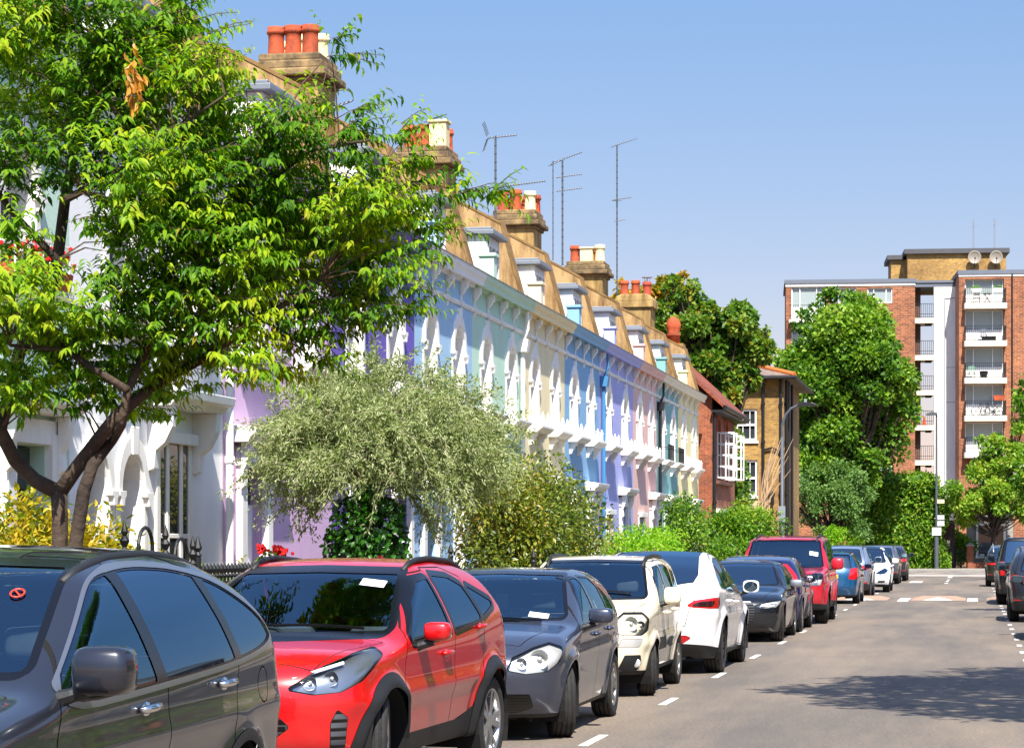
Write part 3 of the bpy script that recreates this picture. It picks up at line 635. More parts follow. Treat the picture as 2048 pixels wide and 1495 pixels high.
# penthouse with its roof slab
PB = 3.0
pa, pb, pz = tl(1815, 560, PB)[0], tl(2012, 505, PB)[0], tl(1900, 507, PB)[1]; pl = tl(1782, 560, PB+1.5)[0]
m = MB(); m.box(pa, pb, PB, DEP-.5, zr-.1, pz); m.box(pl, pa-.001, PB+1.5, DEP-.5, zr-.1, pz-.25); m.build('penthouse_wall', YBRICK, tb)
m = MB(); m.box(pa-.25, pb+.25, PB-.3, DEP, pz, pz+.35); m.box(pl-.3, pa-.251, PB+1.2, DEP, pz-.25, pz+.08); m.build('roof', pm('dark_roof_edge', '4a4a4e', .7, .2, 2), tb)
# things on the tower
def onT(u, v, z): return TO+tux*u+tuy*v+Vector((0, 0, z))
def dish(px, label):
    u, z = tl(px, 516, PB); t = thing('satellite_dish', label, 'satellite dish', onT(u, PB-.5, z), TROT, 'satellite dishes on the rooftop')
    q = MB(); q.smooth = True; q.lathe([(.02, .12), (.25, .09), (.42, .03), (.5, -.04), (.5, -.02), (.42, .06), (.25, .12), (.02, .15)], (0, 0, 0), 20, 'y', False); q.build('dish', pm('dish_metal', '8c8378', .5, .15), t)
    q = MB(); q.tube([(0, .12, 0), (0, .28, -.1), (0, .28, -.8)], .035, 6); q.tube([(0, 0, -.45), (0, -.4, -.15)], .02, 5); q.box(-.05, .05, -.45, -.35, -.18, -.06); q.build('bracket', BLK, t)
dish(1948, 'round beige satellite dish on the rooftop, nearer the stair tower'); dish(1991, 'round beige satellite dish on the rooftop, nearer the right end')
def mast(u, v, z, h, label, arms):
    t = thing('tv_aerial', label, 'aerial', onT(u, v, z) if v is not None else u, 0 if v is None else TROT, 'aerials on rooftop masts'); 
    MB().tube([(0, 0, 0), (0, 0, h)], .03 if v is None else .05, 6).build('mast', GREYM, t)
    return t
for px, h, lb in ((1947, 2.6, 'thin mast rising behind the left satellite dish'), (1989, 2.7, 'thin mast with small aerial behind the right satellite dish')):
    u, z = tl(px, 500, PB+1); t = mast(u, PB+1, z-.3, h, lb, 0)
    q = MB(); q.tube([(-.5, 0, h-.5), (.5, 0, h-.3)], .02, 4); [q.tube([(x, -.2, h-.4+x*.2), (x, .2, h-.4+x*.2)], .012, 4) for x in (-.4, -.2, .0, .2, .4)]; q.build('antenna', GREYM, t)
# balcony belongings
def put(mb, name, mat, u, v, z, label, cat, group=None):
    o = mb.build(name, mat); o.location = onT(u, v, z); o.rotation_euler = (0, 0, TROT); return tag(o, label, cat, group)
def chair_mb():
    q = MB()
    for x in (-.2, .2):
        q.tube([(x, -.2, 0), (x, .2, .45), (x, .25, .9)], .02, 5); q.tube([(x, .22, 0), (x, -.2, .45)], .02, 5)
    q.box(-.22, .22, -.22, .2, .43, .46)
    for zz in (.6, .72, .84): q.box(-.22, .22, .21, .24, zz, zz+.07)
    return q
bm_ = (bu0+bu1)/2; V0 = PW-.45
put(chair_mb(), 'folding_chair', pm('dark_wood', '4a2f28', .6), bu0+.8, V0, BALZ[0], 'dark folding chair on the top balcony', 'chair')
q = MB(); q.lathe([(.32, .7), (.32, .74)], (0, 0, 0), 16); [q.tube([(-.25*s, y, 0), (.2*s, y, .7)], .018, 5) for s in (-1, 1) for y in (-.15, .15)]
put(q, 'folding_table', pm('dark_wood', '4a2f28', .6), bm_+.15, V0, BALZ[0], 'round dark folding table on the top balcony', 'table')
put(chair_mb(), 'plastic_chair', pm('green_plastic', '7fa98c', .4), bu0+.45, V0, BALZ[2], 'pale green chair on the middle balcony', 'chair')
put(chair_mb(), 'garden_chair', pm('grey_plastic', '6f7680', .4), bm_-.1, V0, BALZ[1], 'grey chair on the second highest balcony', 'chair')
q = MB().box(-.5, .5, -.12, .12, 0, .28); q.box(-.53, .53, -.15, .15, .28, .33); put(q, 'planter_box', BLK, bm_+.25, V0-.2, BALZ[1], 'long black planter box on the second highest balcony', 'planter')
q = MB().lathe([(.22, 0), (.3, .45), (.33, .46), (.33, .52), (.27, .52), (.25, .4)], n=14); put(q, 'plant_tub', BLK, bm_-.1, V0, BALZ[2], 'round black tub on the middle balcony', 'tub')
q = MB().prism([(-.32, 0), (.32, 0), (.42, .3), (-.42, .3)], 'y', -.14, .14); q.box(-.45, .45, -.16, .16, .3, .36); put(q, 'window_box', TERRA, bu1-.45, PW-.88, BALZ[3]+1.1, 'terracotta trough on the railing of the bicycle balcony', 'planter')
GRN = pm('plant_green', '4d7a2a', .7, .3, 8)
for x in (bu0+.75, bu1-.55):
    q = MB().prism([(-.3, 0), (.3, 0), (.36, .22), (-.36, .22)], 'y', -.1, .1); q.box(-.38, .38, -.11, .11, .22, .26)
    o = put(q, 'flower_box', WFR, x, PW-.88, BALZ[0]+.8, 'white trough of green plants on the top balcony railing, nearer the '+('stair tower' if x < bm_ else 'downpipe'), 'planter', 'white troughs on the top balcony railing')
    q = MB(); [q.ball((random.uniform(-.32, .32), random.uniform(-.08, .08), .32+random.uniform(0, .12)), .08, 6) for _ in range(12)]; q.build('plants', GRN, o)
def wheel_ring(mb, c, R=.34, r=.025, n=20): mb.tube([(c[0]+R*cos(2*pi*i/n), c[1], c[2]+R*sin(2*pi*i/n)) for i in range(n+1)], r, 5, False)
def bicycle(u, v, z, label, flip=1):
    t = thing('bicycle', label, 'bicycle', onT(u, v, z), TROT, 'bicycles on the balcony')
    for x in (-.52, .52):
        q = MB(); wheel_ring(q, (x, 0, .34)); [q.tube([(x, 0, .34), (x+.33*cos(a), 0, .34+.33*sin(a))], .004, 3) for a in np.linspace(0, 2*pi, 13)[:-1]]; q.build('wheel', BLK, t)
    q = MB(); f = flip; P = lambda x, zz: (f*x, 0, zz)
    for a, b in ((P(-.52, .34), P(-.05, .3)), (P(-.52, .34), P(-.2, .8)), (P(-.05, .3), P(-.2, .85)), (P(-.2, .8), P(.38, .82)), (P(-.05, .3), P(.4, .72)), (P(.36, .95), P(.52, .34))): q.tube([a, b], .018, 6)
    q.build('frame', pm('bike_paint', '22242a', .4), t)
    q = MB(); q.box(f*-.2-.13, f*-.2+.13, -.06, .06, .88, .94); q.build('saddle', BLK, t); q = MB(); q.tube([P(.36, .95), P(.42, 1.0)], .015, 5); q.tube([(f*.42, -.26, 1.0), (f*.42, .26, 1.0)], .016, 5); q.build('handlebar', BLK, t)
bicycle(bm_-.15, V0, BALZ[3], 'dark bicycle on the fourth balcony in front of another bicycle'); bicycle(bm_+.55, V0+.35, BALZ[3], 'dark bicycle leaning behind another under the terracotta trough', -1)
q = MB().box(-.2, .2, -.2, .2, 0, .03); q.lathe([(.16, .03), (.03, .7)], n=12); o = put(q, 'traffic_cone', pm('cone_orange', 'e0551f', .5), u1+.7, .4, tl(1850, 850)[1], 'orange traffic cone on a stair landing of the flats', 'traffic cone')

# ------------------------------------------------------------------ frontage across the junction
def gate_wall():
    t = thing('garden_wall', 'low brick wall with capped pillar and iron railing beside the gate', 'wall', (-.35, 158.4, 0))
    m = MB(); m.box(.0, .42, 0, .42, -.1, 1.55); m.box(.421, 6, .06, .36, -.1, .5); m.build('brickwork', RBRICK, t)
    c = MB(); c.box(-.05, .47, -.05, .47, 1.55, 1.65); c.add([(-.03,-.03,1.65),(.45,-.03,1.65),(.45,.45,1.65),(-.03,.45,1.65),(.21,.21,1.85)], [(0,1,4),(1,2,4),(2,3,4),(3,0,4)]); c.build('pillar_cap', M_KERB, t)
    r = MB(); [r.box(.5+i*.16, .52+i*.16, .2, .22, .5, 1.5) for i in range(34)]; r.box(.43, 6, .19, .23, 1.45, 1.49); r.box(.43, 6, .19, .23, .56, .6); r.build('railing', IRON, t)
gate_wall()
t = thing('garden_gate', 'dark brown boarded gate between ivy hedge and shrubs', 'gate', (-1.98, 158.6, 0))
m = MB(); m.box(0, .75, 0, .08, .02, 3.1); [m.box(.02+.12*i, .1+.12*i, -.012, 0, .05, 3.05) for i in range(6)]; m.build('leaf', pm('plum_paint', '3b2528', .6, .15), t)
m = MB(); m.box(-.09, -.001, -.02, .1, 0, 3.3); m.box(.751, .85, -.02, .1, 0, 3.3); m.box(-.09, .85, -.03, .11, 3.11, 3.25); m.build('post', pm('plum_paint', '3b2528', .6, .15), t)
MB().box(.3, .52, -.03, -.013, 1.55, 1.95).build('notice', pm('notice_paper', 'b5ab9c', .8), t)
t = thing('iron_gate', 'black iron gate standing beside the brown gate', 'gate', (-1.0, 158.5, 0))
q = MB(); [q.box(i*.1, i*.1+.018, 0, .018, .1, 1.35) for i in range(7)]; q.box(0, .62, -.005, .02, 1.3, 1.34); q.box(0, .62, -.005, .02, .15, .19); q.build('bars', IRON, t); MB().tube([(-.1, 0, 0), (-.1, 0, 1.6)], .04, 6).build('post', IRON, t)
t = thing('bay_front', 'grey framed shop window at the foot of the flats behind iron railings', 'shop front', (.35, 161.5, 0))
m = MB(); m.box(-.75, .0, 0, .4, 0, 4.0); m.box(1.7, 2.3, 0, .4, 0, 4.0); m.box(0.001, 1.699, 0, .4, 0, .85); m.box(0.001, 1.699, 0, .4, 3.0, 4.0); m.box(-.9, 2.4, -.2, .45, 3.5, 3.75); m.build('wall', pm('grey_render', '9c9a96', .8, .25, 2, .1, stain='4b4744', stain_amt=.5), t)
f = MB(); f.box(-.12, .03, -.08, .1, .8, 3.05); f.box(1.67, 1.82, -.08, .1, .8, 3.05); f.box(.031, 1.669, -.07, .1, 2.93, 3.06); f.box(-.15, 1.85, -.12, .1, .74, .85); w_ = f.build('window_frame', WHT, t)
MB().box(.0, 1.7, .12, .13, .85, 2.95).build('pane', GLASS, w_)
t = thing('entrance_canopy', 'white canopy roof half hidden by the street tree', 'canopy', (.3, 165, 0))
MB().box(0, 3.6, 0, 5, 6.4, 7.2).build('slab', WHT, t); MB().box(.2, .5, 1, 1.3, 0, 6.4).build('post', WHT, t)

# ------------------------------------------------------------------ street lamps and sign
LAMPC = pm('lamp_column', '4a4f57', .5, .1, 3)
t = thing('street_lamp', 'dark street lamp with a curved arm beside the corner house', 'street lamp', (-5.95, 76, .1))
m = MB(); m.smooth = True; m.tube([(0, 0, 0), (0, 0, 1.6)], .085, 12); m.tube([(0, 0, 1.6), (0, 0, 1.7), (0, 0, 5.0)], [.085, .055, .05], 12); m.build('column', LAMPC, t)
MB().tube([(0, 0, 5.0), (.0, 0, 5.35), (.1, 0, 5.68), (.28, 0, 5.9), (.55, 0, 6.02)], .04, 10).build('arm', LAMPC, t)
m = MB(); m.prism([(.5, 5.97), (.5, 6.06), (.62, 6.1), (.95, 6.08), (1.1, 6.03), (1.1, 5.97)], 'y', -.14, .14); m.build('lantern', BLK, t, bevel=.015); MB().box(.7, .78, -.04, .04, 6.09, 6.2).build('photocell', GREYM, t)
MB().box(-.11, .11, -.12, -.086, 2.3, 2.8).build('plate', GREYM, t)
t = thing('street_lamp', 'tall slim street lamp on the far pavement by the ivy hedge, carrying small notice plates', 'street lamp', (-2.27, 155.3, .1))
m = MB(); m.tube([(0, 0, 0), (0, 0, 2.1)], .14, 12); m.tube([(0, 0, 2.1), (0, 0, 2.2), (0, 0, 9.9)], [.14, .085, .07], 12); m.build('column', LAMPC, t)
m = MB(); m.prism([(-.65, 9.85), (-.65, 9.97), (-.3, 10.08), (.05, 10.02), (.05, 9.85)], 'y', -.15, .15); m.build('lantern', LAMPC, t, bevel=.02)
for z, h_, x0, x1, mt in ((2.15, .5, -.28, .3, 'cfd0cc'), (2.75, .32, .05, .5, 'b9bcc0'), (3.15, .3, .05, .5, 'a9adb4'), (4.2, .25, .05, .5, 'd8c8a0')):
    MB().box(x0, x1, -.19, -.145, z, z+h_).build('notice_plate', pm('plate_'+mt, mt, .5, .1, 6), t)
# ------------------------------------------------------------------ cars: bodies swept from profile curves, panels cut out of the skin
def prof(pts, sig):
    p = np.array(sorted(pts), float); xs = np.linspace(p[0, 0]-.6, p[-1, 0]+.6, 900); zs = np.interp(xs, p[:, 0], p[:, 1]); dx = xs[1]-xs[0]
    k = max(1, int(3*sig/dx)); g = np.exp(-.5*(np.arange(-k, k+1)*dx/sig)**2); g /= g.sum()
    zs = np.convolve(np.pad(zs, k, mode='edge'), g, 'valid'); return lambda x: np.interp(x, xs, zs)
def smax(a, b, k): h = np.maximum(k-np.abs(a-b), 0)/k; return np.maximum(a, b)+h*h*k*.25
def sdf(u, v, poly):
    p = np.array(poly, float); n = len(p); d = np.full(u.shape, 1e9); ins = np.zeros(u.shape, bool)
    for i in range(n):
        a, b = p[i], p[(i+1) % n]; e = b-a; wx, wy = u-a[0], v-a[1]; t = np.clip((wx*e[0]+wy*e[1])/(e@e), 0, 1)
        d = np.minimum(d, np.hypot(wx-e[0]*t, wy-e[1]*t))
        c = (a[1] > v) != (b[1] > v); xi = a[0]+(v-a[1])*e[0]/(e[1] if abs(e[1]) > 1e-9 else 1e-9); ins ^= c & (u < xi)
    return np.where(ins, -d, d)
def rsdf(u, v, poly, r): return sdf(u, v, poly)-r
def chaikin(p, it=2):
    p = np.array(p, float)
    for _ in range(it): q = np.roll(p, -1, 0); p = np.stack([p*.78+q*.22, p*.22+q*.78], 1).reshape(-1, 2)
    return p
class Skin:
    """triangle skin that can be split exactly along the zero line of a field"""
    def __init__(s, V, Nn, T): s.V, s.N, s.T = V, Nn, T
    def cut(s, f):
        f = np.where(np.abs(f) < 1e-7, 1e-7, f); T = s.T; ins = f[T] < 0; c = ins.sum(1)
        Ti, To = [T[c == 3]], [T[c == 0]]; nv = len(s.V); E = {}; newV = [s.V]; newN = [s.N]
        X = T[(c == 1) | (c == 2)]
        if len(X):
            ix = ins[(c == 1) | (c == 2)]; odd = np.where(ix.sum(1) == 1, ix.argmax(1), (~ix).argmax(1)); r = np.arange(len(X))
            a, b, d = X[r, odd], X[r, (odd+1) % 3], X[r, (odd+2) % 3]
            key = np.concatenate([np.stack([np.minimum(a, b), np.maximum(a, b)], 1), np.stack([np.minimum(a, d), np.maximum(a, d)], 1)])
            uq, inv = np.unique(key, axis=0, return_inverse=True); inv = inv.ravel(); t = (f[uq[:, 0]]/(f[uq[:, 0]]-f[uq[:, 1]]))[:, None]
            newV.append(s.V[uq[:, 0]]*(1-t)+s.V[uq[:, 1]]*t); newN.append(s.N[uq[:, 0]]*(1-t)+s.N[uq[:, 1]]*t)
            ab, ad = inv[:len(X)]+nv, inv[len(X):]+nv; one = ix.sum(1) == 1
            tri = np.stack([a, ab, ad], 1); q1 = np.stack([ab, b, d], 1); q2 = np.stack([ab, d, ad], 1)
            Ti += [tri[one], q1[~one], q2[~one]]; To += [tri[~one], q1[one], q2[one]]
        V, Nn = np.concatenate(newV), np.concatenate(newN)
        return Skin(V, Nn, np.concatenate(Ti)).compact(), Skin(V, Nn, np.concatenate(To)).compact()
    def compact(s):
        if not len(s.T): return Skin(s.V[:0], s.N[:0], s.T)
        u, inv = np.unique(s.T, return_inverse=True); return Skin(s.V[u], s.N[u], inv.reshape(-1, 3))
    def obj(s, name, mat, par, off=0.0):
        if len(s.T) < 2: return None
        n = unit(s.N); return np_mesh(name, s.V+n*off, s.T, mat, par, normals=n)
    def __bool__(s): return len(s.T) > 1
CLEAR = glassmat('car_glass', see=.85, ior=2.6, gcol=(.5, .8, 1, 1)); DARKGL = glassmat('tinted_glass', (.006, .010, .016), ior=2.6, gcol=(.46, .75, 1, 1)); BLACKP = pm('black_plastic', '1d1e20', .55, .15, 30, .15, 200)
TRIMB = pm('gloss_black', '0b0b0d', .2, .05); CHROME = pm('chrome', 'd8dadc', .12, .03, metallic=1); TYRE = pm('tyre_rubber', '1b1b1c', .8, .25, 12, .3, 60, stain='4a4540', stain_amt=.35)
ALLOY = pm('alloy_rim', 'a9a8a4', .35, .12, 6, metallic=.85, stain='5b4a3a', stain_amt=.3); DARKRIM = pm('dark_rim', '2b2c30', .35, .1, metallic=.6); DISC = pm('brake_disc', '6e655c', .5, .3, 10, metallic=.8)
SEAM = pm('shut_line', '050505', .9); CABIN = pm('cabin_trim', '34373c', .85, .2); SEATM = pm('seat_cloth', '4c5058', .9, .2, 20); LINER = pm('arch_liner', '0e0e0f', .95)
LAMPIN = pm('lamp_reflector', 'd5d6d4', .3, .1, 8, metallic=.55); LAMPDK = pm('lamp_housing', '3a3e44', .3, .2, metallic=.5); LAMPGL = glassmat('lamp_glass', see=.97, ior=1.4); TAILR = pm('tail_red', 'b3121a', .12, .12, 14, coat=1)
TAILD = pm('tail_dark', '2a1214', .15, .3, 20, coat=1)
RED_ST = pm('sticker_red', 'd23a22', .5)
PLATEW = pm('plate_white', 'e6e6e0', .4); PLATEY = pm('plate_yellow', 'e0bf1c', .4); PAPER = pm('paper_white', 'eceeea', .7); LEDW = pm('led_white', 'e4e8ee', .2, .05, coat=1)
def paint(name, c, metal=.35, rough=.35, dirt=.15):
    m, p, L = newmat(name); b = lin(c)
    fl = ramp(m, noise(m, 900, 0, .5), [(.35, tuple(x*.8 for x in b[:3])+(1,)), (.7, tuple(min(1, x*1.25) for x in b[:3])+(1,))]).outputs[0] if metal > .2 else None
    base = fl or mixc(m, noise(m, 3), b, tuple(x*.94 for x in b[:3])+(1,))
    tc = N(m, 'ShaderNodeTexCoord'); sp = N(m, 'ShaderNodeSeparateXYZ'); L.new(tc.outputs['Object'], sp.inputs[0])
    gr = N(m, 'ShaderNodeMapRange'); gr.inputs[1].default_value = .75; gr.inputs[2].default_value = .15; L.new(sp.outputs[2], gr.inputs[0])   # road dust thrown up the lower body
    ml = N(m, 'ShaderNodeMath', operation='MULTIPLY'); L.new(gr.outputs[0], ml.inputs[0]); L.new(ramp(m, noise(m, 4, 6, .7), [(.35, (0, 0, 0, 1)), (.75, (dirt,)*3+(1,))]).outputs[0], ml.inputs[1])
    o = mixc(m, ml.outputs[0], base, lin('8a7b68')); L.new(o, p.inputs['Base Color'])
    p.inputs['Metallic'].default_value = metal; p.inputs['Roughness'].default_value = rough; p.inputs['Coat Weight'].default_value = 1; p.inputs['Coat Roughness'].default_value = .02; p.inputs['Coat IOR'].default_value = 1.45
    return m
def meshbars(name, bg, fg, kind='bars', s=24):
    """grille: horizontal bars or mesh cells as a real pattern of the part"""
    if name in MATS: return MATS[name]
    m, p, L = newmat(name); MATS[name] = m; tc = N(m, 'ShaderNodeTexCoord'); sp = N(m, 'ShaderNodeSeparateXYZ'); L.new(tc.outputs['Object'], sp.inputs[0])
    if kind == 'bars':
        a = N(m, 'ShaderNodeMath', operation='MULTIPLY'); a.inputs[1].default_value = s; L.new(sp.outputs[2], a.inputs[0]); b = N(m, 'ShaderNodeMath', operation='FRACT'); L.new(a.outputs[0], b.inputs[0]); fac = b.outputs[0]
    else:
        cb = N(m, 'ShaderNodeCombineXYZ'); L.new(sp.outputs[1], cb.inputs[0]); L.new(sp.outputs[2], cb.inputs[1]); bt = N(m, 'ShaderNodeTexBrick'); L.new(cb.outputs[0], bt.inputs['Vector'])
        bt.inputs['Scale'].default_value = 1; bt.inputs['Brick Width'].default_value = .11; bt.inputs['Row Height'].default_value = .045; bt.inputs['Mortar Size'].default_value = .006; fac = bt.outputs['Fac']
    r = ramp(m, fac, [(.35, lin(bg)), (.5, lin(fg))]); L.new(r.outputs[0], p.inputs['Base Color']); p.inputs['Roughness'].default_value = .3
    bu = N(m, 'ShaderNodeBump'); bu.inputs['Distance'].default_value = .02; L.new(fac, bu.inputs['Height']); L.new(bu.outputs[0], p.inputs['Normal']); return m
def rbox(name, mat, par, x0, x1, y0, y1, z0, z1, bev=.03, seg=3):
    o = MB().box(x0, x1, y0, y1, z0, z1); o.sm = [True]*6; o = o.build(name, mat, par); md = o.modifiers.new('bevel', 'BEVEL'); md.width = bev; md.segments = seg; md.limit_method = 'NONE'; return o
def wheel(par, x, y, R, wid, side, steer=0, rim=ALLOY, spokes=5, twin=False, rr=.66):
    """tyre (with grooves), rim, disc; outer face towards side*y"""
    T = thing('wheel', None, None, (x, y, R), steer); T.parent = par; m = MB(); m.smooth = True; h = wid/2
    pr = [(R*rr, -h*.9), (R*.8, -h), (R*.93, -h*.98), (R*.985, -h*.86)]
    for g in (-.62, -.2, .22, .64):
        pr += [(R, h*(g-.12)), (R, h*(g-.03)), (R-.012, h*(g-.02)), (R-.012, h*(g+.04)), (R, h*(g+.05))]
    pr += [(R*.985, h*.86), (R*.93, h*.98), (R*.8, h), (R*rr, h*.9)]
    m.lathe([(a, b) for a, b in pr], (0, 0, 0), 40, 'y', False); tyre = m.build('tyre', TYRE, T, fix=False)
    r = MB(); r.smooth = True; ro = R*rr; s = side
    r.lathe([(ro+.004, s*h*.9), (ro*.97, s*h*.93), (ro*.93, s*h*.8), (ro*.9, s*h*.2), (ro*.9, -s*h*.8)], (0, 0, 0), 36, 'y', False); r.smooth = False
    for i in range(spokes):
        for tt in ((-.11, .11) if twin else (0,)):
            a = 2*pi*i/spokes+tt; ca, sa = cos(a), sin(a); w0, w1 = (.028, .02) if twin else (.05, .036); a2 = tt*1.2; 
            c2, s2 = cos(a+a2*.7), sin(a+a2*.7)
            def Q(rad, ww, yy, e=0): cc, ss = (c2, s2) if e else (ca, sa); return (cc*rad-ss*ww, yy, ss*rad+cc*ww)
            y0, y1 = s*h*.72, s*h*.86; r.add([Q(.05, -w0, y0), Q(.05, w0, y0), Q(ro*.93, w1, y1, 1), Q(ro*.93, -w1, y1, 1), Q(.05, -w0, y0-s*.04), Q(.05, w0, y0-s*.04), Q(ro*.93, w1, y1-s*.03, 1), Q(ro*.93, -w1, y1-s*.03, 1)],
                  [(0, 1, 2, 3), (4, 7, 6, 5), (0, 4, 5, 1), (1, 5, 6, 2), (2, 6, 7, 3), (3, 7, 4, 0)])
    r.lathe([(.001, s*h*.8), (.05, s*h*.8), (.075, s*h*.7), (.075, s*h*.4)], (0, 0, 0), 16, 'y', False)
    rm = r.build('rim', rim, T, fix=True)
    d = MB(); d.lathe([(.001, s*h*.25), (ro*.78, s*h*.25), (ro*.78, s*h*.1), (.001, s*h*.1)], (0, 0, 0), 24, 'y', False); d.lathe([(ro*.93, -s*h*.3), (.001, -s*h*.3)], (0, 0, 0), 24, 'y', False); d.build('brake_disc', DISC, T)
    return T
def make_car(C, label, paintm, loc, facing, name='parked_car', cat='car', res=.03, steer=0, detail=1, group='cars parked along the street', yaw=0, **ov):
    C = dict(C); C.update(ov); g = C.get; L, W, zb = C['L'], C['W'], C['zb']; H = g('H'); xf, xr, R = C['wh']; Ra = g('Ra', R+.06)
    t = thing(name, label, cat, loc, (pi/2 if facing == 'front' else -pi/2)+radians(yaw), group)
    top, fr, re, belt = prof(C['top'], g('st', .07)), prof(C['front'], .05), prof(C['rear'], g('sr', .05)), prof(C['belt'], .15)
    plan = prof(g('plan', [(0, .93), (.5, .985), (1.2, 1), (L-1.2, 1), (L-.4, .97), (L, .93)]), .15); tum, crown, cf, cr = g('tum', .42), g('crown', .05), g('cf', .30), g('cr', .22); xm = g('xm', L*.55)
    cws, crw, low, fl = g('cws', .12), g('crw', .06), g('low', .07), g('flare', .025); gt = prof(g('gt', [(0, 0), (L, 0)]), .2); crz, cra = g('crease', (.62, .012))
    k1, k2 = g('k1', .1), g('k2', .14)
    def field(P):
        x, y, z = P[:, 0], P[:, 1], P[:, 2]; ay = np.abs(y); s = np.clip((x-xm+.5), 0, 1); s = s*s*(3-2*s)
        xs = x-cws*ay**2*(1-s)+crw*ay**2*s; dT = (top(xs+.01)-top(xs-.01))/.02
        ft = (z-(top(xs)-crown*(ay/W)**2))/np.sqrt(1+dT*dT); zt = belt(x); d = z-zt; up = .02*np.logaddexp(0, d/.02); u = np.clip((zt-z)/(zt-zb), 0, 1)
        wd = W*plan(x)-(tum+gt(x))*(.6*up+.75*up*up)-low*u**2.2-.012*np.exp(-(d/.03)**2)*0+cra*np.exp(-((z-crz-.06*(x-L/2)/L)/.07)**2)
        for xw in (xf, xr):
            r = np.hypot(x-xw, z-R); wd = wd+fl*np.exp(-((r-Ra-.02)/.07)**2)*(z < zt)
        f = smax(ft, (ay-wd)*.94, k1); f = smax(f, (fr(z)+cf*(ay/W)**2.6-x)*.85, k2); f = smax(f, (x-re(z)+cr*(ay/W)**2.6)*.85, g('k3', k2)); return smax(f, zb-z, .05)
    # skin lattice, shot outwards from a spine
    nx, ny, nz = int(L/res), int(2*W/res), int(H/res); gx, gy, gz = (np.linspace(-1, 1, k+1) for k in (nx, ny, nz))
    quads = []; pts = []; off = 0
    for ax, sgn in ((0, -1), (0, 1), (1, -1), (1, 1), (2, 1)):
        A, B = [(gy, gz), (gx, gz), (gx, gy)][ax]; a, b = np.meshgrid(A, B, indexing='ij'); o = np.full(a.shape, float(sgn))
        q = [(o, a, b), (a, o, b), (a, b, o)][ax]; pts.append(np.stack([c.ravel() for c in q], 1)); na, nb = a.shape; i = np.arange(na*nb).reshape(na, nb)+off; off += na*nb
        f4 = np.stack([i[:-1, :-1], i[1:, :-1], i[1:, 1:], i[:-1, 1:]], -1).reshape(-1, 4); quads.append(f4 if (sgn > 0) == (ax != 1) else f4[:, ::-1])
    pts = np.concatenate(pts); quads = np.concatenate(quads); uq, inv = np.unique(np.round(pts, 6), axis=0, return_inverse=True); inv = inv.ravel(); quads = inv[quads]; u = uq
    Q = np.column_stack([L/2+u[:, 0]*(L/2+.12), u[:, 1]*(W+.12), (H+.1)/2+u[:, 2]*(H+.3)/2]); sp = np.column_stack([np.clip(Q[:, 0], .75, L-.75), np.zeros(len(Q)), np.full(len(Q), .62)])
    lo, hi = np.zeros(len(Q)), np.full(len(Q), 1.1)
    for _ in range(20):
        mi = (lo+hi)/2; ok = field(sp+(Q-sp)*mi[:, None]) < 0; lo = np.where(ok, mi, lo); hi = np.where(ok, hi, mi)
    V = sp+(Q-sp)*lo[:, None]; e = .004; G = np.stack([field(V+np.eye(3)[k]*e)-field(V-np.eye(3)[k]*e) for k in range(3)], 1); G = unit(G)
    T = np.concatenate([quads[:, [0, 1, 2]], quads[:, [0, 2, 3]]]); B = Skin(V, G, T)
    def surf(p0, p1):
        p0, p1 = np.array(p0, float), np.array(p1, float); a, b = 0., 1.
        for _ in range(26):
            m_ = (a+b)/2
            if field((p0+(p1-p0)*m_)[None])[0] < 0: a = m_
            else: b = m_
        return p0+(p1-p0)*a
    SX = lambda y, z, rear=False: surf((L/2, y, z), (L+.3 if rear else -.3, y, z))[0]
    SY = lambda x, z, s=1: surf((x, 0, z), (x, s*(W+.3), z))[1]
    SZ = lambda x, y: surf((x, y, .6), (x, y, H+.4))[2]
    # wheel arches
    x, y, z = B.V.T; r = np.minimum(np.hypot(x-xf, z-R), np.hypot(x-xr, z-R)); hole, B = B.cut(np.maximum(r-Ra, W*.6-np.abs(y)))
    if g('clad'):
        x, y, z = B.V.T; r = np.minimum(np.hypot(x-xf, z-R), np.hypot(x-xr, z-R)); a, B = B.cut(np.maximum(r-Ra-g('clad'), W*.6-np.abs(y)))
        for xw in (xf, xr):
            for s in (-1, 1): a.cut(np.maximum(np.abs(a.V[:, 0]-xw)-.7, -s*a.V[:, 1]))[0].obj('wheel_arch_trim', BLACKP, t, .004)
    zs = prof(g('sillz', [(0, zb+.1), (L, zb+.1)]), .08); x, y, z = B.V.T; a, B = B.cut(z-zs(x)); a.obj('sill', g('sillmat', BLACKP), t)
    # glass
    GL = {'c': CLEAR, 'd': DARKGL}; tw = g('trimw', .022); tm = g('trimmat', TRIMB)
    def glaze(B, fld, kind, nm, tw=tw, tm=tm):
        f = fld(B.V); a, B = B.cut(f-tw)
        if a:
            gl, tr = a.cut(fld(a.V)); tr.obj('window_trim', tm, t, .001); gl.obj(nm, GL[kind], t, -.004)
        return B
    if g('dlo'):
        dp = chaikin(C['dlo'])
        for s in (-1, 1):
            fd = lambda Q: np.maximum(sdf(Q.V[:, 0], Q.V[:, 2], dp), .3*(.60-s*Q.N[:, 1]))
            a, B = B.cut(fd(B)-.026); a, tr = a.cut(fd(a)); tr.obj('window_trim', tm, t, .004)
            for poly, kind in C['wins']:
                gl, a = a.cut(np.maximum(sdf(a.V[:, 0], a.V[:, 2], chaikin(poly, 1)), fd(a)+.008)); gl.obj('side_window', GL[kind], t, -.004)
            a.obj('pillar_trim', TRIMB, t)
    for poly, kind in (C['wins'] if not g('dlo') else []):
        for s in (-1, 1): B = glaze(B, lambda V, s=s: np.maximum(rsdf(V[:, 0], V[:, 2], poly, .02), .3-s*V[:, 1]), kind, 'side_window')
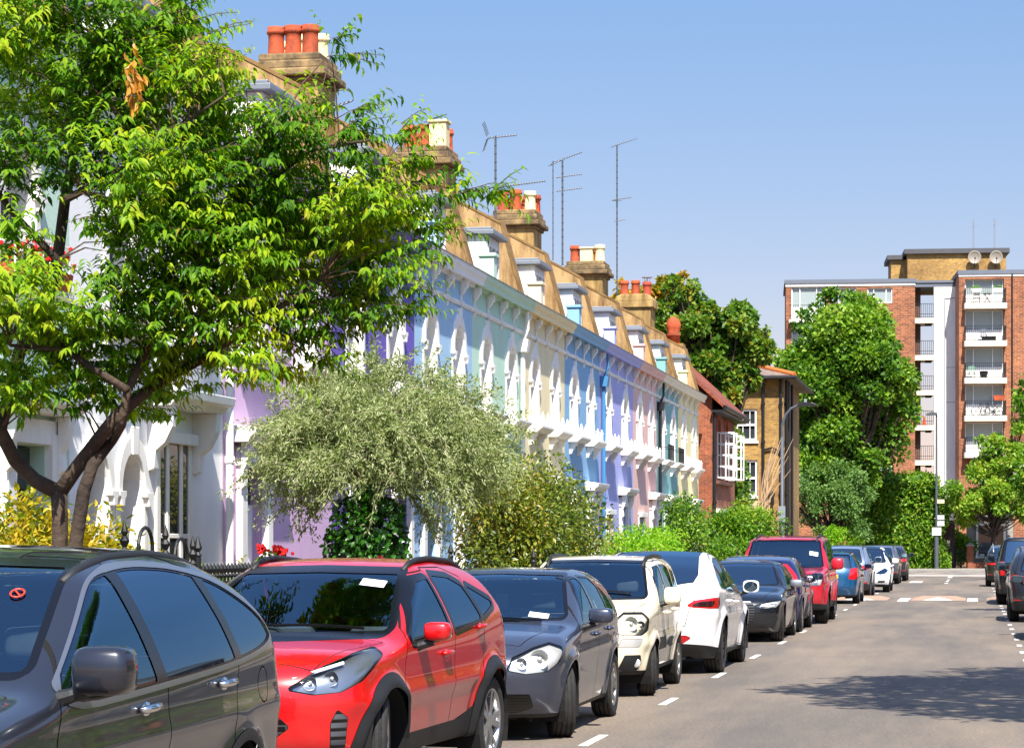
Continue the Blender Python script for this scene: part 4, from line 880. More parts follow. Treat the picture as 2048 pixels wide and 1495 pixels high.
    if g('ws'): B = glaze(B, lambda V: np.maximum(rsdf(np.abs(V[:, 1]), V[:, 2], C['ws'], .02), V[:, 0]-xm), g('wsk', 'c'), 'windscreen', g('wst', .03), TRIMB)
    if g('rw'): B = glaze(B, lambda V: np.maximum(rsdf(np.abs(V[:, 1]), V[:, 2], C['rw'], .02), xm-V[:, 0]), g('rwk', 'd'), 'rear_window', .02)
    if g('glassroof'): B = glaze(B, lambda V: np.maximum(rsdf(V[:, 0], np.abs(V[:, 1]), C['glassroof'], .03), .9-V[:, 2]), 'd', 'glass_roof', .012)
    # lamps, grilles: outlines in (distance round the corner, height)
    def sfront(V): return np.abs(V[:, 1])+.5*V[:, 0]
    def srear(V): return np.abs(V[:, 1])+.5*(L-V[:, 0])
    for poly, nm, kind, rear in C.get('lamps', []):
        cs = srear if rear else sfront; fld = lambda V: np.maximum(rsdf(cs(V), V[:, 2], poly, .012), (xm-V[:, 0]) if rear else (V[:, 0]-xm)); a, B = B.cut(fld(B.V)-.005)
        if not a: continue
        lamp, rim_ = a.cut(fld(a.V)); rim_.obj('lamp_seal', SEAM, t)
        sides = (-1, 1) if 'grille' not in nm and 'panel' not in nm else (0,)
        for s in sides:
            q = lamp if s == 0 else lamp.cut(-s*lamp.V[:, 1])[0]
            if not q: continue
            if kind == 'head':
                h = q.obj(nm, LAMPGL, t, .001); n_ = unit(q.N); V2 = q.V-n_*.012; V2[:, 0] += .05; np_mesh('lamp_housing', V2, q.T, g('lampin', LAMPDK), h, normals=n_)
                for (by, bz, br) in g('bowls', []):
                    bx = SX(s*by, bz)+.03; m = MB(); m.smooth = True; m.lathe([(br, 0), (br*.97, .004), (br*.85, .03), (br*.55, .055), (.02, .065), (.001, .065)], (0, 0, 0), 18, 'x', False); m.ball((.02, 0, 0), br*.3, 8); o = m.build('reflector', LAMPIN, h, (bx, s*by, bz))
                for pl in g('drl', []): 
                    m = MB(); m.tube([(SX(s*p_[0], p_[1])+.012, s*p_[0], p_[1]) for p_ in pl], .012, 6); m.build('light_strip', LEDW, h)
            else: q.obj(nm, kind, t, .002)
    for (by, bz, br) in g('fogs', []):
        for s in (-1, 1): m = MB(); m.smooth = True; m.ball((0, 0, 0), br, 12, (.35, 1, 1)); m.build('fog_light', LAMPIN, t, (SX(s*by, bz)+.004, s*by, bz))
    # bonnet and doors with shut lines
    sk = []
    def panel(B, fld, nm, gap=.0045):
        a, B = B.cut(fld(B.V)-gap)
        if not a: return B, None
        p_, sm_ = a.cut(fld(a.V)+gap); sk.append(sm_); return B, p_
    if detail and g('bonnet'): B, p_ = panel(B, lambda V: np.maximum(rsdf(V[:, 0], np.abs(V[:, 1]), C['bonnet'], .03), .5-V[:, 2]), 'bonnet'); p_ and p_.obj('bonnet', paintm, t)
    if g('tailgate'): B, p_ = panel(B, lambda V: np.maximum(rsdf(np.abs(V[:, 1]), V[:, 2], C['tailgate'], .03), xm-V[:, 0]), 'tailgate'); p_ and p_.obj('tailgate', paintm, t)
    for i, poly in enumerate(g('doors', [])):
        for s in (-1, 1):
            B, p_ = panel(B, lambda V, s=s: np.maximum(rsdf(V[:, 0], V[:, 2], poly, .03), .35-s*V[:, 1]), 'door')
            if p_:
                d = p_.obj('door', paintm, t); hx, hz = C['handles'][i]; yy = SY(hx, hz, s)
                h = MB(); h.smooth = True; h.tube([(hx-.09, yy+s*.004, hz), (hx-.07, yy+s*.03, hz+.004), (hx, yy+s*.036, hz+.006), (hx+.07, yy+s*.03, hz+.008), (hx+.09, yy+s*.004, hz+.008)], [.014, .017, .018, .017, .014], 8); h.ball((hx, yy, hz), .05, 10, (1.1, .16, .62))
                h.build('handle', g('handlemat', paintm), d)
                if g('rub'): np_ = MB(); [np_.prism([(q, .50), (q+.3, .505), (q+.3, .64), (q, .635)], 'y', min(SY(q+.15, .57, s)*1, SY(q+.15, .57, s)+s*.012)-.001, max(SY(q+.15, .57, s), SY(q+.15, .57, s)+s*.012)) for q in [poly[0][0]+.05+.3*j for j in range(int((poly[1][0]-poly[0][0]-.1)/.3))]]; np_.build('rub_strip', BLACKP, d)
    if g('flap'):
        B, p_ = panel(B, lambda V: np.maximum(np.hypot(V[:, 0]-C['flap'][0], V[:, 2]-C['flap'][1])-.085, .3+V[:, 1]), 'fuel_flap'); p_ and p_.obj('fuel_flap', paintm, t)
    for q in sk: q.obj('shut_line', SEAM, t, -.003)
    B.obj('body', paintm, t)
    # floor, arch liners
    m = MB(); m.box(.35, L-.35, -W*.62, W*.62, zb+.02, zb+.06)
    for xw in (xf, xr):
        for s in (-1, 1):
            yo, yi = s*(abs(SY(xw, R+Ra*.9, s))-.015), s*W*.5; n = 16; vs = []; 
            for a in np.linspace(-.45, pi+.45, n): vs += [(xw+cos(a)*(Ra+.006), yo, R+sin(a)*(Ra+.006)), (xw+cos(a)*(Ra+.006), yi, R+sin(a)*(Ra+.006))]
            m.add(vs, [(2*i, 2*i+1, 2*i+3, 2*i+2) for i in range(n-1)]); m.add([v for v in vs[1::2]], [tuple(range(n))])
    m.build('underbody', LINER, t, fix=False)
    yw = W-g('tyre', .22)/2-.012
    for xw in (xf, xr):
        for s in (-1, 1):
            near = s == (-1 if facing == 'front' else 1)
            wheel(t, xw, s*yw, R, g('tyre', .22), s, radians(steer) if xw == xf else 0, g('rim', ALLOY), g('spokes', 5), g('twin', False), g('rr', .68))
    # mirrors
    mx, mz = C['mirror']
    for s in (-1, 1):
        yb = abs(SY(mx, mz-.06, s)); sz = g('msize', (.13, .2, .16)); q = MB(); q.smooth = True
        n0 = len(q.v); q.ball((0, 0, 0), 1, 16)
        P8 = lambda c, k: abs(c)**k*(1 if c > 0 else -1)
        for i in range(n0, len(q.v)): v = q.v[i]; q.v[i] = (mx+.02+min(P8(v[0], .55), .45)*sz[0]*.5, s*(yb+.04+sz[1]*.5+P8(v[1], .5)*sz[1]*.5), mz+.05+P8(v[2], .5)*sz[2]*.5)
        o = q.build('mirror', g('mirrormat', paintm), t)
        q = MB(); q.tube([(mx, s*(yb-.02), mz-.06), (mx+.0, s*(yb+.03), mz-.045), (mx+.02, s*(yb+.10), mz-.02)], [.035, .028, .03], 8); q.build('mirror_arm', BLACKP, o)
        q = MB(); q.lathe([(.001, 0), (.9, 0), (.9, .05), (.001, .05)], (0, 0, 0), 18, 'x'); q.v = [(mx+.022+sz[0]*.225+v[0]*.03, s*(yb+.04+sz[1]*.5)+v[1]*sz[1]*.48, mz+.05+v[2]*sz[2]*.47) for v in q.v]; q.build('mirror_glass', DARKGL, o)
    if g('rails'):
        x0, x1, yr, rh = C['rails']
        for s in (-1, 1):
            P_ = [(xx, s*(yr+.02*sin(pi*i/12)), SZ(xx, s*(yr+.02*sin(pi*i/12)))+rh*min(1, 3*sin(pi*i/12))-.012) for i, xx in enumerate(np.linspace(x0, x1, 13))]; q = MB(); q.smooth = True; q.tube(P_, .022, 8); q.build('roof_rail', g('railmat', BLACKP), t)
    if g('badge'):
        bx, bz = SX(0, g('badge'))-.012, g('badge'); q = MB()
        for a_, b_, dz in ((.07, .047, 0), (.022, .045, 0), (.046, .018, .022)): q.tube([(bx, a_*cos(k), bz+dz+b_*sin(k)) for k in np.linspace(0, 2*pi, 21)], .006, 5, False)
        q.build('badge', LAMPDK, t)
    if g('sticker'):
        y_, x_ = C['sticker']; q = MB(); zf = lambda a, b: (x_+a, y_+b, SZ(x_+a, y_+b)+.004)
        q.tube([zf(.03*cos(k), .027*sin(k)) for k in np.linspace(0, 2*pi, 17)], .004, 5, False); q.tube([zf(-.018, -.018), zf(.018, .018)], .004, 5); q.build('windscreen_sticker', RED_ST, t)
    if g('scribble'):
        for k, (x_, z_) in enumerate(C['scribble']): q = MB(); q.tube([(x_+a, SY(x_+a, z_+b, -1)-.001, z_+b) for a, b in ((0, -.06), (.015, .05), (.045, -.03), (.075, .055), (.09, -.05), (.11, -.06))], .004, 4); q.build('dust_scribble', SEAM, t)
    if g('permit'):
        py, pxx = C['permit']; V4 = [(q, y_, SZ(q, y_)+.006) for q, y_ in ((pxx, py-.09), (pxx, py+.09), (pxx+.09, py+.09), (pxx+.09, py-.09))]; MB().add(V4, [(0, 1, 2, 3)]).build('windscreen_permit', PAPER, t)
    if g('plate'):
        pz, pk = C['plate']; rear = facing != 'front'; px = SX(0, pz, rear); MB().box(px-.02 if not rear else px-.03, px+.03 if not rear else px+.02, -.26, .26, pz-.055, pz+.055).build('number_plate', PLATEY if rear else PLATEW, t, bevel=.006)
    if g('antenna'): ax = g('antenna'); q = MB(); q.prism([(ax, SZ(ax, 0)-.01), (ax+.05, SZ(ax, 0)+.055), (ax+.16, SZ(ax+.16, 0)+.05), (ax+.18, SZ(ax, 0)-.02)], 'y', -.02, .02); q.build('aerial_fin', paintm, t, bevel=.008)
    if detail:
        # cabin seen through the glass
        cw = g('cabin', (xf+.55, L*.45, L*.7)); sw = W*.42
        rbox('dashboard', CABIN, t, cw[0]-.1, cw[0]+.32, -W*.8, W*.8, zb+.35, belt(cw[0])-.05, .06)
        q = MB(); q.smooth = True; q.tube([(cw[0]+.42+.06*sin(a), sw+.18*cos(a), belt(cw[0])-.08+.17*sin(a)) for a in np.linspace(0, 2*pi, 17)], .015, 6, False); q.tube([(cw[0]+.3, sw, belt(cw[0])-.14), (cw[0]+.42, sw, belt(cw[0])-.08)], .04, 6); q.build('steering_wheel', CABIN, t)
        for xx, ys in ((cw[1], (-sw, sw)), (cw[2], (-sw, 0, sw))):
            for yy in ys:
                w2 = .23 if len(ys) == 2 else .19; st = rbox('seat', SEATM, t, xx-.05, xx+.14, yy-w2, yy+w2, zb+.25, belt(2)+.06, .05); st.rotation_euler = (0, .0, 0)
                rbox('headrest', SEATM, st, xx+.03, xx+.14, yy-.13, yy+.13, belt(2)+.12, belt(2)+.28, .045)
                if xx == cw[1]: rbox('cushion', SEATM, st, xx-.5, xx-.051, yy-w2, yy+w2, zb+.2, zb+.36, .05)
        if g('wiper') and facing == 'front':
            for (y0, x0_, y1, x1_) in C['wiper']:
                P_ = [(x0_+(x1_-x0_)*f, y0+(y1-y0)*f, SZ(x0_+(x1_-x0_)*f, y0+(y1-y0)*f)+.014) for f in np.linspace(0, 1, 7)]; q = MB(); q.tube(P_, .011, 5); q.build('wiper', TRIMB, t)
    return t, dict(SX=SX, SY=SY, SZ=SZ, field=field)

CRV = dict(L=4.53, W=.91, H=1.68, zb=.24, wh=(.93, 3.55, .345), Ra=.40, tum=.40, top=[(0, .90), (.15, .98), (.6, 1.06), (1.05, 1.12), (1.2, 1.15), (2.0, 1.57), (2.4, 1.65), (2.9, 1.665), (3.4, 1.625), (3.8, 1.54), (4.15, 1.41), (4.6, 1.2)],
    front=[(.2, .15), (.4, .02), (.7, 0), (.85, .06), (.98, .2), (1.1, .5)], rear=[(.2, 4.4), (.45, 4.53), (.8, 4.53), (1.05, 4.47), (1.2, 4.40), (1.35, 4.28), (1.5, 4.1)], sr=.09, belt=[(0, .9), (1.2, 1.03), (2.5, 1.07), (3.6, 1.14), (4.5, 1.2)],
    dlo=[(1.30, 1.045), (2.4, 1.08), (3.5, 1.13), (3.95, 1.18), (4.08, 1.24), (3.9, 1.36), (3.5, 1.49), (3.0, 1.555), (2.5, 1.57), (2.1, 1.53), (1.8, 1.42), (1.5, 1.22)],
    wins=[([(1.2, .9), (2.40, .9), (2.34, 1.2), (2.20, 1.7), (1.2, 1.7)], 'c'), ([(2.52, .9), (3.46, .9), (3.40, 1.2), (3.12, 1.7), (2.32, 1.7), (2.46, 1.2)], 'd'), ([(3.56, .9), (4.5, .9), (4.5, 1.7), (3.22, 1.7), (3.50, 1.2)], 'd')],
    ws=[(-.3, 1.18), (.70, 1.2), (.58, 1.55), (-.3, 1.58)], rw=[(-.3, 1.12), (.62, 1.14), (.52, 1.5), (-.3, 1.52)], clad=.055, sillz=[(0, .5), (.4, .42), (1.3, .36), (3.2, .36), (4, .42), (4.6, .5)], trimw=.03, trimmat=None, gt=[(0, 0), (3, 0), (4.5, .12)],
    lamps=[([(.55, .72), (.8, .7), (.98, .78), (1.1, .95), (.85, .92), (.6, .82)], 'headlight', 'head', 0), ([(.78, .95), (.95, .9), (1.05, 1.25), (.98, 1.3), (.85, 1.3)], 'tail_light', TAILR, 1), ([(-.3, .62), (.45, .62), (.5, .75), (-.3, .75)], 'grille', meshbars('dark_bars', '0c0c0d', '2b2c2f'), 0)],
    bonnet=[(.2, -.3), (.2, .5), (1.15, .72), (1.12, -.3)], doors=[[(1.22, .4), (2.44, .4), (2.44, 1.3), (2.28, 1.585), (1.95, 1.53), (1.36, 1.08), (1.26, .9)], [(2.455, .4), (3.05, .4), (3.32, .75), (3.42, 1.1), (3.24, 1.52), (2.8, 1.6), (2.3, 1.6), (2.455, 1.3)]], handles=[(2.2, .985), (3.22, 1.03)], handlemat=CHROME, mirror=(1.36, 1.14), msize=(.2, .23, .19), rails=(2.0, 3.75, .63, .006), crease=(.86, .016), tailgate=[(-.3, .5), (.62, .5), (.75, 1.0), (.62, 1.58), (-.3, 1.62)], flap=(3.86, .99), sticker=(-.50, 1.86), scribble=[(2.66, .66), (2.84, .68)], cabin=(1.45, 2.25, 3.2), wiper=[(.1, 1.25, .6, 1.28), (-.5, 1.27, .05, 1.25)])
CRV['trimmat'] = pm('satin_chrome', '8d9198', .3, .05, metallic=.8)
YAR = dict(L=4.18, W=.885, H=1.60, zb=.26, wh=(.82, 3.38, .345), Ra=.405, tum=.46, top=[(0, .92), (.12, .98), (.5, 1.03), (.95, 1.075), (1.08, 1.10), (1.85, 1.49), (2.15, 1.575), (2.6, 1.60), (3.1, 1.575), (3.6, 1.49), (4.2, 1.36)],
    front=[(.2, .18), (.4, .03), (.65, 0), (.8, .02), (.92, .1), (1.05, .35)], rear=[(.2, 4.02), (.5, 4.16), (.85, 4.18), (1.0, 4.12), (1.2, 3.93), (1.4, 3.68), (1.55, 3.45)], belt=[(0, .92), (1, 1.0), (2.2, 1.05), (3.0, 1.11), (3.5, 1.2), (4.1, 1.24)], flare=.05, low=.09, crease=(.70, .02),
    wins=[([(1.36, 1.05), (2.22, 1.09), (2.14, 1.43), (1.95, 1.41), (1.68, 1.28)], 'c'), ([(2.38, 1.10), (3.02, 1.16), (2.88, 1.37), (2.66, 1.43), (2.30, 1.45)], 'd'), ([(3.12, 1.18), (3.40, 1.25), (3.02, 1.36)], 'd')],
    ws=[(-.3, 1.11), (.70, 1.13), (.56, 1.465), (-.3, 1.485)], rw=[(-.3, 1.12), (.55, 1.15), (.45, 1.40), (-.3, 1.42)], clad=.10, wst=.05, sillz=[(0, .3), (1.2, .4), (2.6, .42), (3.0, .52), (4.2, .5)], trimw=.045, gt=[(0, 0), (2.4, 0), (4.1, .25)],
    lamps=[([(.50, .775), (.66, .75), (.86, .765), (1.03, .83), (1.22, .975), (1.18, 1.005), (1.0, .975), (.75, .90)], 'headlight', 'head', 0), ([(-.3, .47), (.38, .47), (.47, .53), (.36, .62), (-.3, .62)], 'grille', meshbars('mesh_grille', '060606', '3a3c40', 'mesh'), 0),
           ([(.80, .36), (.88, .36), (.90, .58), (.84, .62), (.80, .55)], 'running_light', meshbars('led_bars', '121316', '777c82', 'bars', 18), 0), ([(.6, .98), (.95, .98), (1.05, 1.06), (.7, 1.06)], 'tail_light', TAILR, 1), ([(-.3, .27), (.6, .27), (.55, .36), (-.3, .36)], 'lower_grille', BLACKP, 0)],
    drl=[[(.46, .835), (.60, .885), (.72, .93)]], bowls=[(.56, .81, .05), (.68, .835, .05)], lampin=pm('lamp_grey', '8d959c', .2, .15, 12, metallic=.8), permit=(-.45, 1.72), badge=.545, bonnet=[(.22, -.3), (.22, .55), (1.0, .74), (1.04, -.3)], doors=[[(1.16, .42), (2.30, .42), (2.30, 1.2), (2.18, 1.48), (1.88, 1.45), (1.32, 1.1), (1.2, .9)], [(2.31, .42), (2.86, .5), (3.06, .8), (3.10, 1.15), (2.92, 1.43), (2.6, 1.5), (2.22, 1.5), (2.31, 1.2)]], handles=[(2.1, .92), (2.98, 1.08)], mirror=(1.45, 1.05), msize=(.16, .19, .13), rails=(2.05, 3.7, .575, .035), antenna=3.2, twin=True, rim=pm('bright_alloy', 'b9bbbd', .3, .15, 8, metallic=.9), cabin=(1.35, 2.15, 2.95), plate=(.40, 'w'), wiper=[(.62, 1.16, -.02, 1.13), (.06, 1.125, -.58, 1.18)], tyre=.215, rr=.72)
GOLF = dict(L=4.2, W=.89, H=1.5, zb=.2, wh=(.87, 3.445, .318), Ra=.365, tum=.48, top=[(0, .80), (.15, .86), (.6, .94), (1.05, .995), (1.2, 1.02), (1.95, 1.385), (2.3, 1.46), (2.7, 1.48), (3.2, 1.455), (3.7, 1.39), (4.2, 1.28)],
    front=[(.18, .18), (.35, .04), (.6, 0), (.74, .05), (.84, .18), (.95, .4)], rear=[(.2, 4.08), (.5, 4.2), (.85, 4.18), (1.0, 4.1), (1.2, 3.92), (1.38, 3.7)], belt=[(0, .80), (1.2, .93), (2.5, .97), (3.5, 1.01), (4.2, 1.03)], crease=(.72, .014),
    wins=[([(1.55, .985), (2.24, 1.0), (2.2, 1.36), (2.08, 1.35), (1.86, 1.22)], 'c'), ([(2.38, 1.005), (3.0, 1.035), (2.95, 1.28), (2.76, 1.35), (2.33, 1.37)], 'c'), ([(3.08, 1.05), (3.42, 1.075), (3.28, 1.2), (3.05, 1.27)], 'd')],
    ws=[(-.3, 1.04), (.70, 1.06), (.57, 1.385), (-.3, 1.41)], rw=[(-.3, 1.02), (.60, 1.04), (.50, 1.32), (-.3, 1.34)], sillz=[(0, .24), (4.2, .26)], sillmat=None, trimw=.02, gt=[(0, 0), (2.6, 0), (4.1, .15)],
    lamps=[([(.50, .63), (.66, .60), (.88, .62), (1.04, .70), (1.10, .80), (.98, .835), (.80, .80), (.56, .72)], 'headlight', 'head', 0), ([(-.3, .27), (.60, .27), (.74, .31), (.70, .40), (-.3, .41)], 'lower_grille', meshbars('dark_bars2', '0a0a0b', '33363a', 'bars', 40), 0), ([(-.3, .635), (.40, .645), (.42, .70), (-.3, .70)], 'grille', meshbars('dark_bars2', '0a0a0b', '33363a', 'bars', 40), 0), ([(.55, .82), (.78, .8), (.98, .84), (.98, .95), (.6, .95)], 'tail_light', TAILR, 1)],
    bowls=[(.56, .675, .05), (.70, .71, .085)], lampin=LAMPIN, bonnet=[(.28, -.3), (.30, .5), (1.1, .72), (1.1, -.3)], doors=[[(1.2, .27), (2.32, .27), (2.32, 1.1), (2.24, 1.42), (2.0, 1.4), (1.45, 1.02), (1.28, .85)], [(2.33, .27), (2.88, .27), (3.06, .6), (3.12, 1.0), (3.0, 1.33), (2.7, 1.43), (2.28, 1.43), (2.33, 1.1)]], handles=[(2.16, .86), (2.98, .885)], mirror=(1.5, 1.0), msize=(.17, .23, .14), plate=(.48, 'w'), permit=(-.5, 1.28), cabin=(1.4, 2.2, 3.0), spokes=5, twin=True, wiper=[(.1, 1.16, -.55, 1.2)], tyre=.205, rr=.66)
PANDA = dict(L=3.65, W=.82, H=1.6, zb=.25, wh=(.74, 3.04, .30), Ra=.345, tum=.30, top=[(0, .90), (.12, .97), (.5, 1.03), (.85, 1.075), (.95, 1.10), (1.5, 1.47), (1.8, 1.545), (2.3, 1.565), (3.0, 1.55), (3.6, 1.5)], crown=.04,
    front=[(.2, .15), (.4, .02), (.65, 0), (.85, .03), (.95, .12), (1.03, .3)], rear=[(.2, 3.55), (.5, 3.65), (.9, 3.63), (1.2, 3.55), (1.52, 3.4)], belt=[(0, .92), (1, .98), (3.6, 1.04)], k1=.12, crease=(.62, .02), cf=.22,
    wins=[([(1.2, 1.03), (1.88, 1.04), (1.86, 1.42), (1.62, 1.4), (1.42, 1.27)], 'c'), ([(1.99, 1.045), (2.66, 1.07), (2.62, 1.38), (2.44, 1.42), (1.97, 1.425)], 'c'), ([(2.8, 1.09), (3.12, 1.11), (3.05, 1.34), (2.78, 1.37)], 'd')],
    ws=[(-.3, 1.11), (.64, 1.12), (.54, 1.46), (-.3, 1.48)], rw=[(-.3, 1.06), (.56, 1.06), (.5, 1.42), (-.3, 1.44)], sillz=[(0, .3), (3.7, .32)], sillmat=None, trimw=.018,
    lamps=[([(.50, .73), (.60, .705), (.84, .705), (.96, .76), (.98, .86), (.90, .93), (.66, .93), (.52, .86)], 'headlight', 'head', 0), ([(.54, .575), (.80, .575), (.84, .64), (.58, .64)], 'running_light', LAMPIN, 0), ([(.56, .32), (.78, .31), (.84, .38), (.82, .46), (.62, .46)], 'fog_lamp', BLACKP, 0), ([(-.3, .3), (.4, .3), (.44, .48), (-.3, .48)], 'lower_grille', BLACKP, 0), ([(.66, .9), (.82, .9), (.84, 1.3), (.72, 1.3)], 'tail_light', TAILR, 1)],
    bowls=[(.62, .82, .08), (.72, .80, .05)], fogs=[(.68, .385, .05)], lampin=pm('lamp_cream', 'd9d3bd', .35, .1, 10, metallic=.3), bonnet=[(.16, -.3), (.18, .58), (.8, .68), (.86, -.3)], doors=[[(1.0, .34), (1.92, .34), (1.92, 1.47), (1.62, 1.46), (1.22, 1.1), (1.04, .95)], [(1.93, .34), (2.5, .34), (2.68, .6), (2.73, 1.0), (2.70, 1.42), (2.4, 1.48), (1.93, 1.48)]], handles=[(1.78, .9), (2.55, .92)], mirror=(1.2, 1.06), msize=(.17, .2, .2), rails=(1.55, 3.2, .56, .035), rub=True, cabin=(1.1, 1.75, 2.5), plate=(.40, 'w'), spokes=5, tyre=.185, rr=.66, wiper=[(.1, 1.02, -.5, 1.04)])
TES = dict(L=4.75, W=.955, H=1.63, zb=.2, wh=(.90, 3.79, .36), Ra=.40, tum=.52, top=[(0, .70), (.2, .80), (.7, .93), (1.1, 1.0), (1.25, 1.04), (2.0, 1.44), (2.4, 1.58), (2.8, 1.615), (3.3, 1.57), (3.9, 1.41), (4.35, 1.235), (4.6, 1.15), (4.8, 1.12)], crown=.06, st=.1,
    front=[(.18, .2), (.35, .05), (.55, 0), (.68, .05), (.8, .3)], rear=[(.2, 4.5), (.36, 4.64), (.7, 4.74), (.95, 4.75), (1.06, 4.7), (1.14, 4.55)], belt=[(0, .74), (1.3, .98), (2.5, 1.03), (3.6, 1.07), (4.3, 1.10), (4.75, 1.09)], gt=[(0, 0), (2.6, 0), (4.6, .35)], cr=.34, flare=.035, crease=(.74, .012),
    wins=[([(1.55, 1.03), (2.42, 1.06), (2.42, 1.46), (2.2, 1.43), (1.9, 1.28)], 'd'), ([(2.5, 1.065), (3.3, 1.095), (3.24, 1.42), (2.9, 1.48), (2.48, 1.48)], 'd'), ([(3.37, 1.10), (3.90, 1.145), (3.76, 1.235), (3.32, 1.395)], 'd')],
    ws=[(-.3, 1.06), (.73, 1.08), (.60, 1.47), (-.3, 1.5)], wsk='d', glassroof=[(2.28, -.3), (2.3, .50), (3.4, .53), (4.1, .60), (4.33, .57), (4.42, .4), (4.45, -.3)], sillz=[(0, .3), (.8, .26), (3.9, .30), (4.3, .36), (4.8, .44)], trimw=.016,
    lamps=[([(.70, .905), (1.0, .898), (1.05, .945), (.82, .938)], 'tail_light_core', TAILD, 1), ([(.62, .905), (.70, .89), (.96, .875), (1.16, .875), (1.22, .92), (1.2, .985), (1.02, .985), (.72, .955)], 'tail_light', TAILR, 1), ([(-.3, .42), (.56, .42), (.66, .48), (.6, .5), (-.3, .5)], 'rear_reflector_panel', TAILR, 1), ([(.55, .66), (.72, .64), (.95, .68), (1.15, .78), (1.1, .84), (.95, .8), (.7, .72)], 'headlight', DARKGL, 0), ([(.62, .36), (.88, .36), (.9, .40), (.62, .40)], 'air_slot_panel', BLACKP, 0), ([(-.3, .24), (.4, .24), (.5, .30), (-.3, .32)], 'lower_grille', BLACKP, 0)],
    bonnet=[(.3, -.3), (.3, .6), (1.15, .8), (1.18, -.3)], tailgate=[(-.3, .62), (.50, .66), (.56, .88), (.62, 1.0), (-.3, 1.09)], doors=[[(1.25, .32), (2.45, .32), (2.45, 1.5), (2.2, 1.49), (1.5, 1.06), (1.3, .9)], [(2.46, .32), (3.16, .32), (3.38, .7), (3.42, 1.05), (3.3, 1.45), (2.9, 1.53), (2.46, 1.53)]], handles=[(2.25, .9), (3.2, .93)], mirror=(1.6, 1.05), msize=(.17, .23, .17), rim=DARKRIM, spokes=10, tyre=.25, rr=.76, cabin=(1.5, 2.35, 3.3))
AUDI = dict(L=4.73, W=.92, H=1.43, zb=.17, wh=(.88, 3.70, .325), Ra=.37, tum=.55, top=[(0, .76), (.15, .81), (.6, .885), (1.2, .945), (1.35, .98), (2.1, 1.31), (2.5, 1.40), (2.9, 1.41), (3.3, 1.37), (4.0, 1.12), (4.3, 1.03), (4.75, 1.0)], front=[(.16, .15), (.3, .03), (.5, 0), (.68, .02), (.78, .1), (.86, .3)], rear=[(.2, 4.6), (.5, 4.72), (.8, 4.73), (.95, 4.68)], belt=[(0, .78), (1.35, .90), (3, .94), (4.7, .95)], crease=(.74, .016),
    wins=[([(1.65, .94), (2.5, .96), (2.45, 1.3), (2.3, 1.29), (2.02, 1.16)], 'd'), ([(2.62, .965), (3.3, .98), (3.2, 1.22), (2.95, 1.3), (2.56, 1.31)], 'd')], ws=[(-.3, 1.0), (.72, 1.01), (.58, 1.31), (-.3, 1.335)], wsk='d', rw=[(-.3, 1.08), (.6, 1.08), (.5, 1.3), (-.3, 1.32)], sillz=[(0, .2), (4.8, .2)], trimw=.016,
    lamps=[([(.54, .635), (.66, .605), (.96, .62), (1.12, .68), (1.12, .735), (.8, .70)], 'headlight', 'head', 0), ([(-.3, .30), (.36, .30), (.47, .42), (.50, .60), (.44, .70), (-.3, .70)], 'grille', meshbars('slat_bars', '08080a', '5a5e64', 'bars', 22), 0), ([(.62, .28), (.92, .27), (1.0, .42), (.9, .44), (.68, .36)], 'side_grille', BLACKP, 0), ([(.6, .8), (1.1, .8), (1.1, .92), (.6, .92)], 'tail_light', TAILR, 1)], drl=[[(.56, .63), (.7, .625), (.80, .645)], [(.58, .65), (.7, .672), (.82, .69)]], lampin=LAMPIN,
    bonnet=[(.2, -.3), (.22, .58), (1.22, .76), (1.26, -.3)], doors=[[(1.3, .26), (2.5, .26), (2.5, 1.34), (2.25, 1.34), (1.6, .98), (1.35, .85)], [(2.51, .26), (3.1, .26), (3.32, .6), (3.38, .95), (3.22, 1.27), (2.9, 1.35), (2.51, 1.36)]], handles=[(2.3, .8), (3.2, .82)], mirror=(1.65, .95), msize=(.15, .23, .14), mirrormat=pm('satin_silver', 'a8adb5', .3, .05, metallic=.8), twin=True, tyre=.24, rr=.74, plate=(.44, 'w'), cabin=(1.5, 2.4, 3.2))
HAT = dict(GOLF, lamps=[([(.62, .90), (.80, .86), (.98, .92), (.96, 1.1), (.84, 1.30), (.76, 1.30), (.70, 1.05)], 'tail_light', TAILR, 1), ([(.5, .63), (.9, .62), (1.08, .78), (.8, .78)], 'headlight', LAMPDK, 0)], rw=[(-.3, 1.02), (.55, 1.03), (.46, 1.32), (-.3, 1.35)], plate=(.74, 'y'), rim=ALLOY, tailgate=[(-.3, .45), (.6, .45), (.62, .9), (.6, 1.42), (-.3, 1.45)], wins=[(p, 'd') for p, k in GOLF['wins']], sillmat=None)
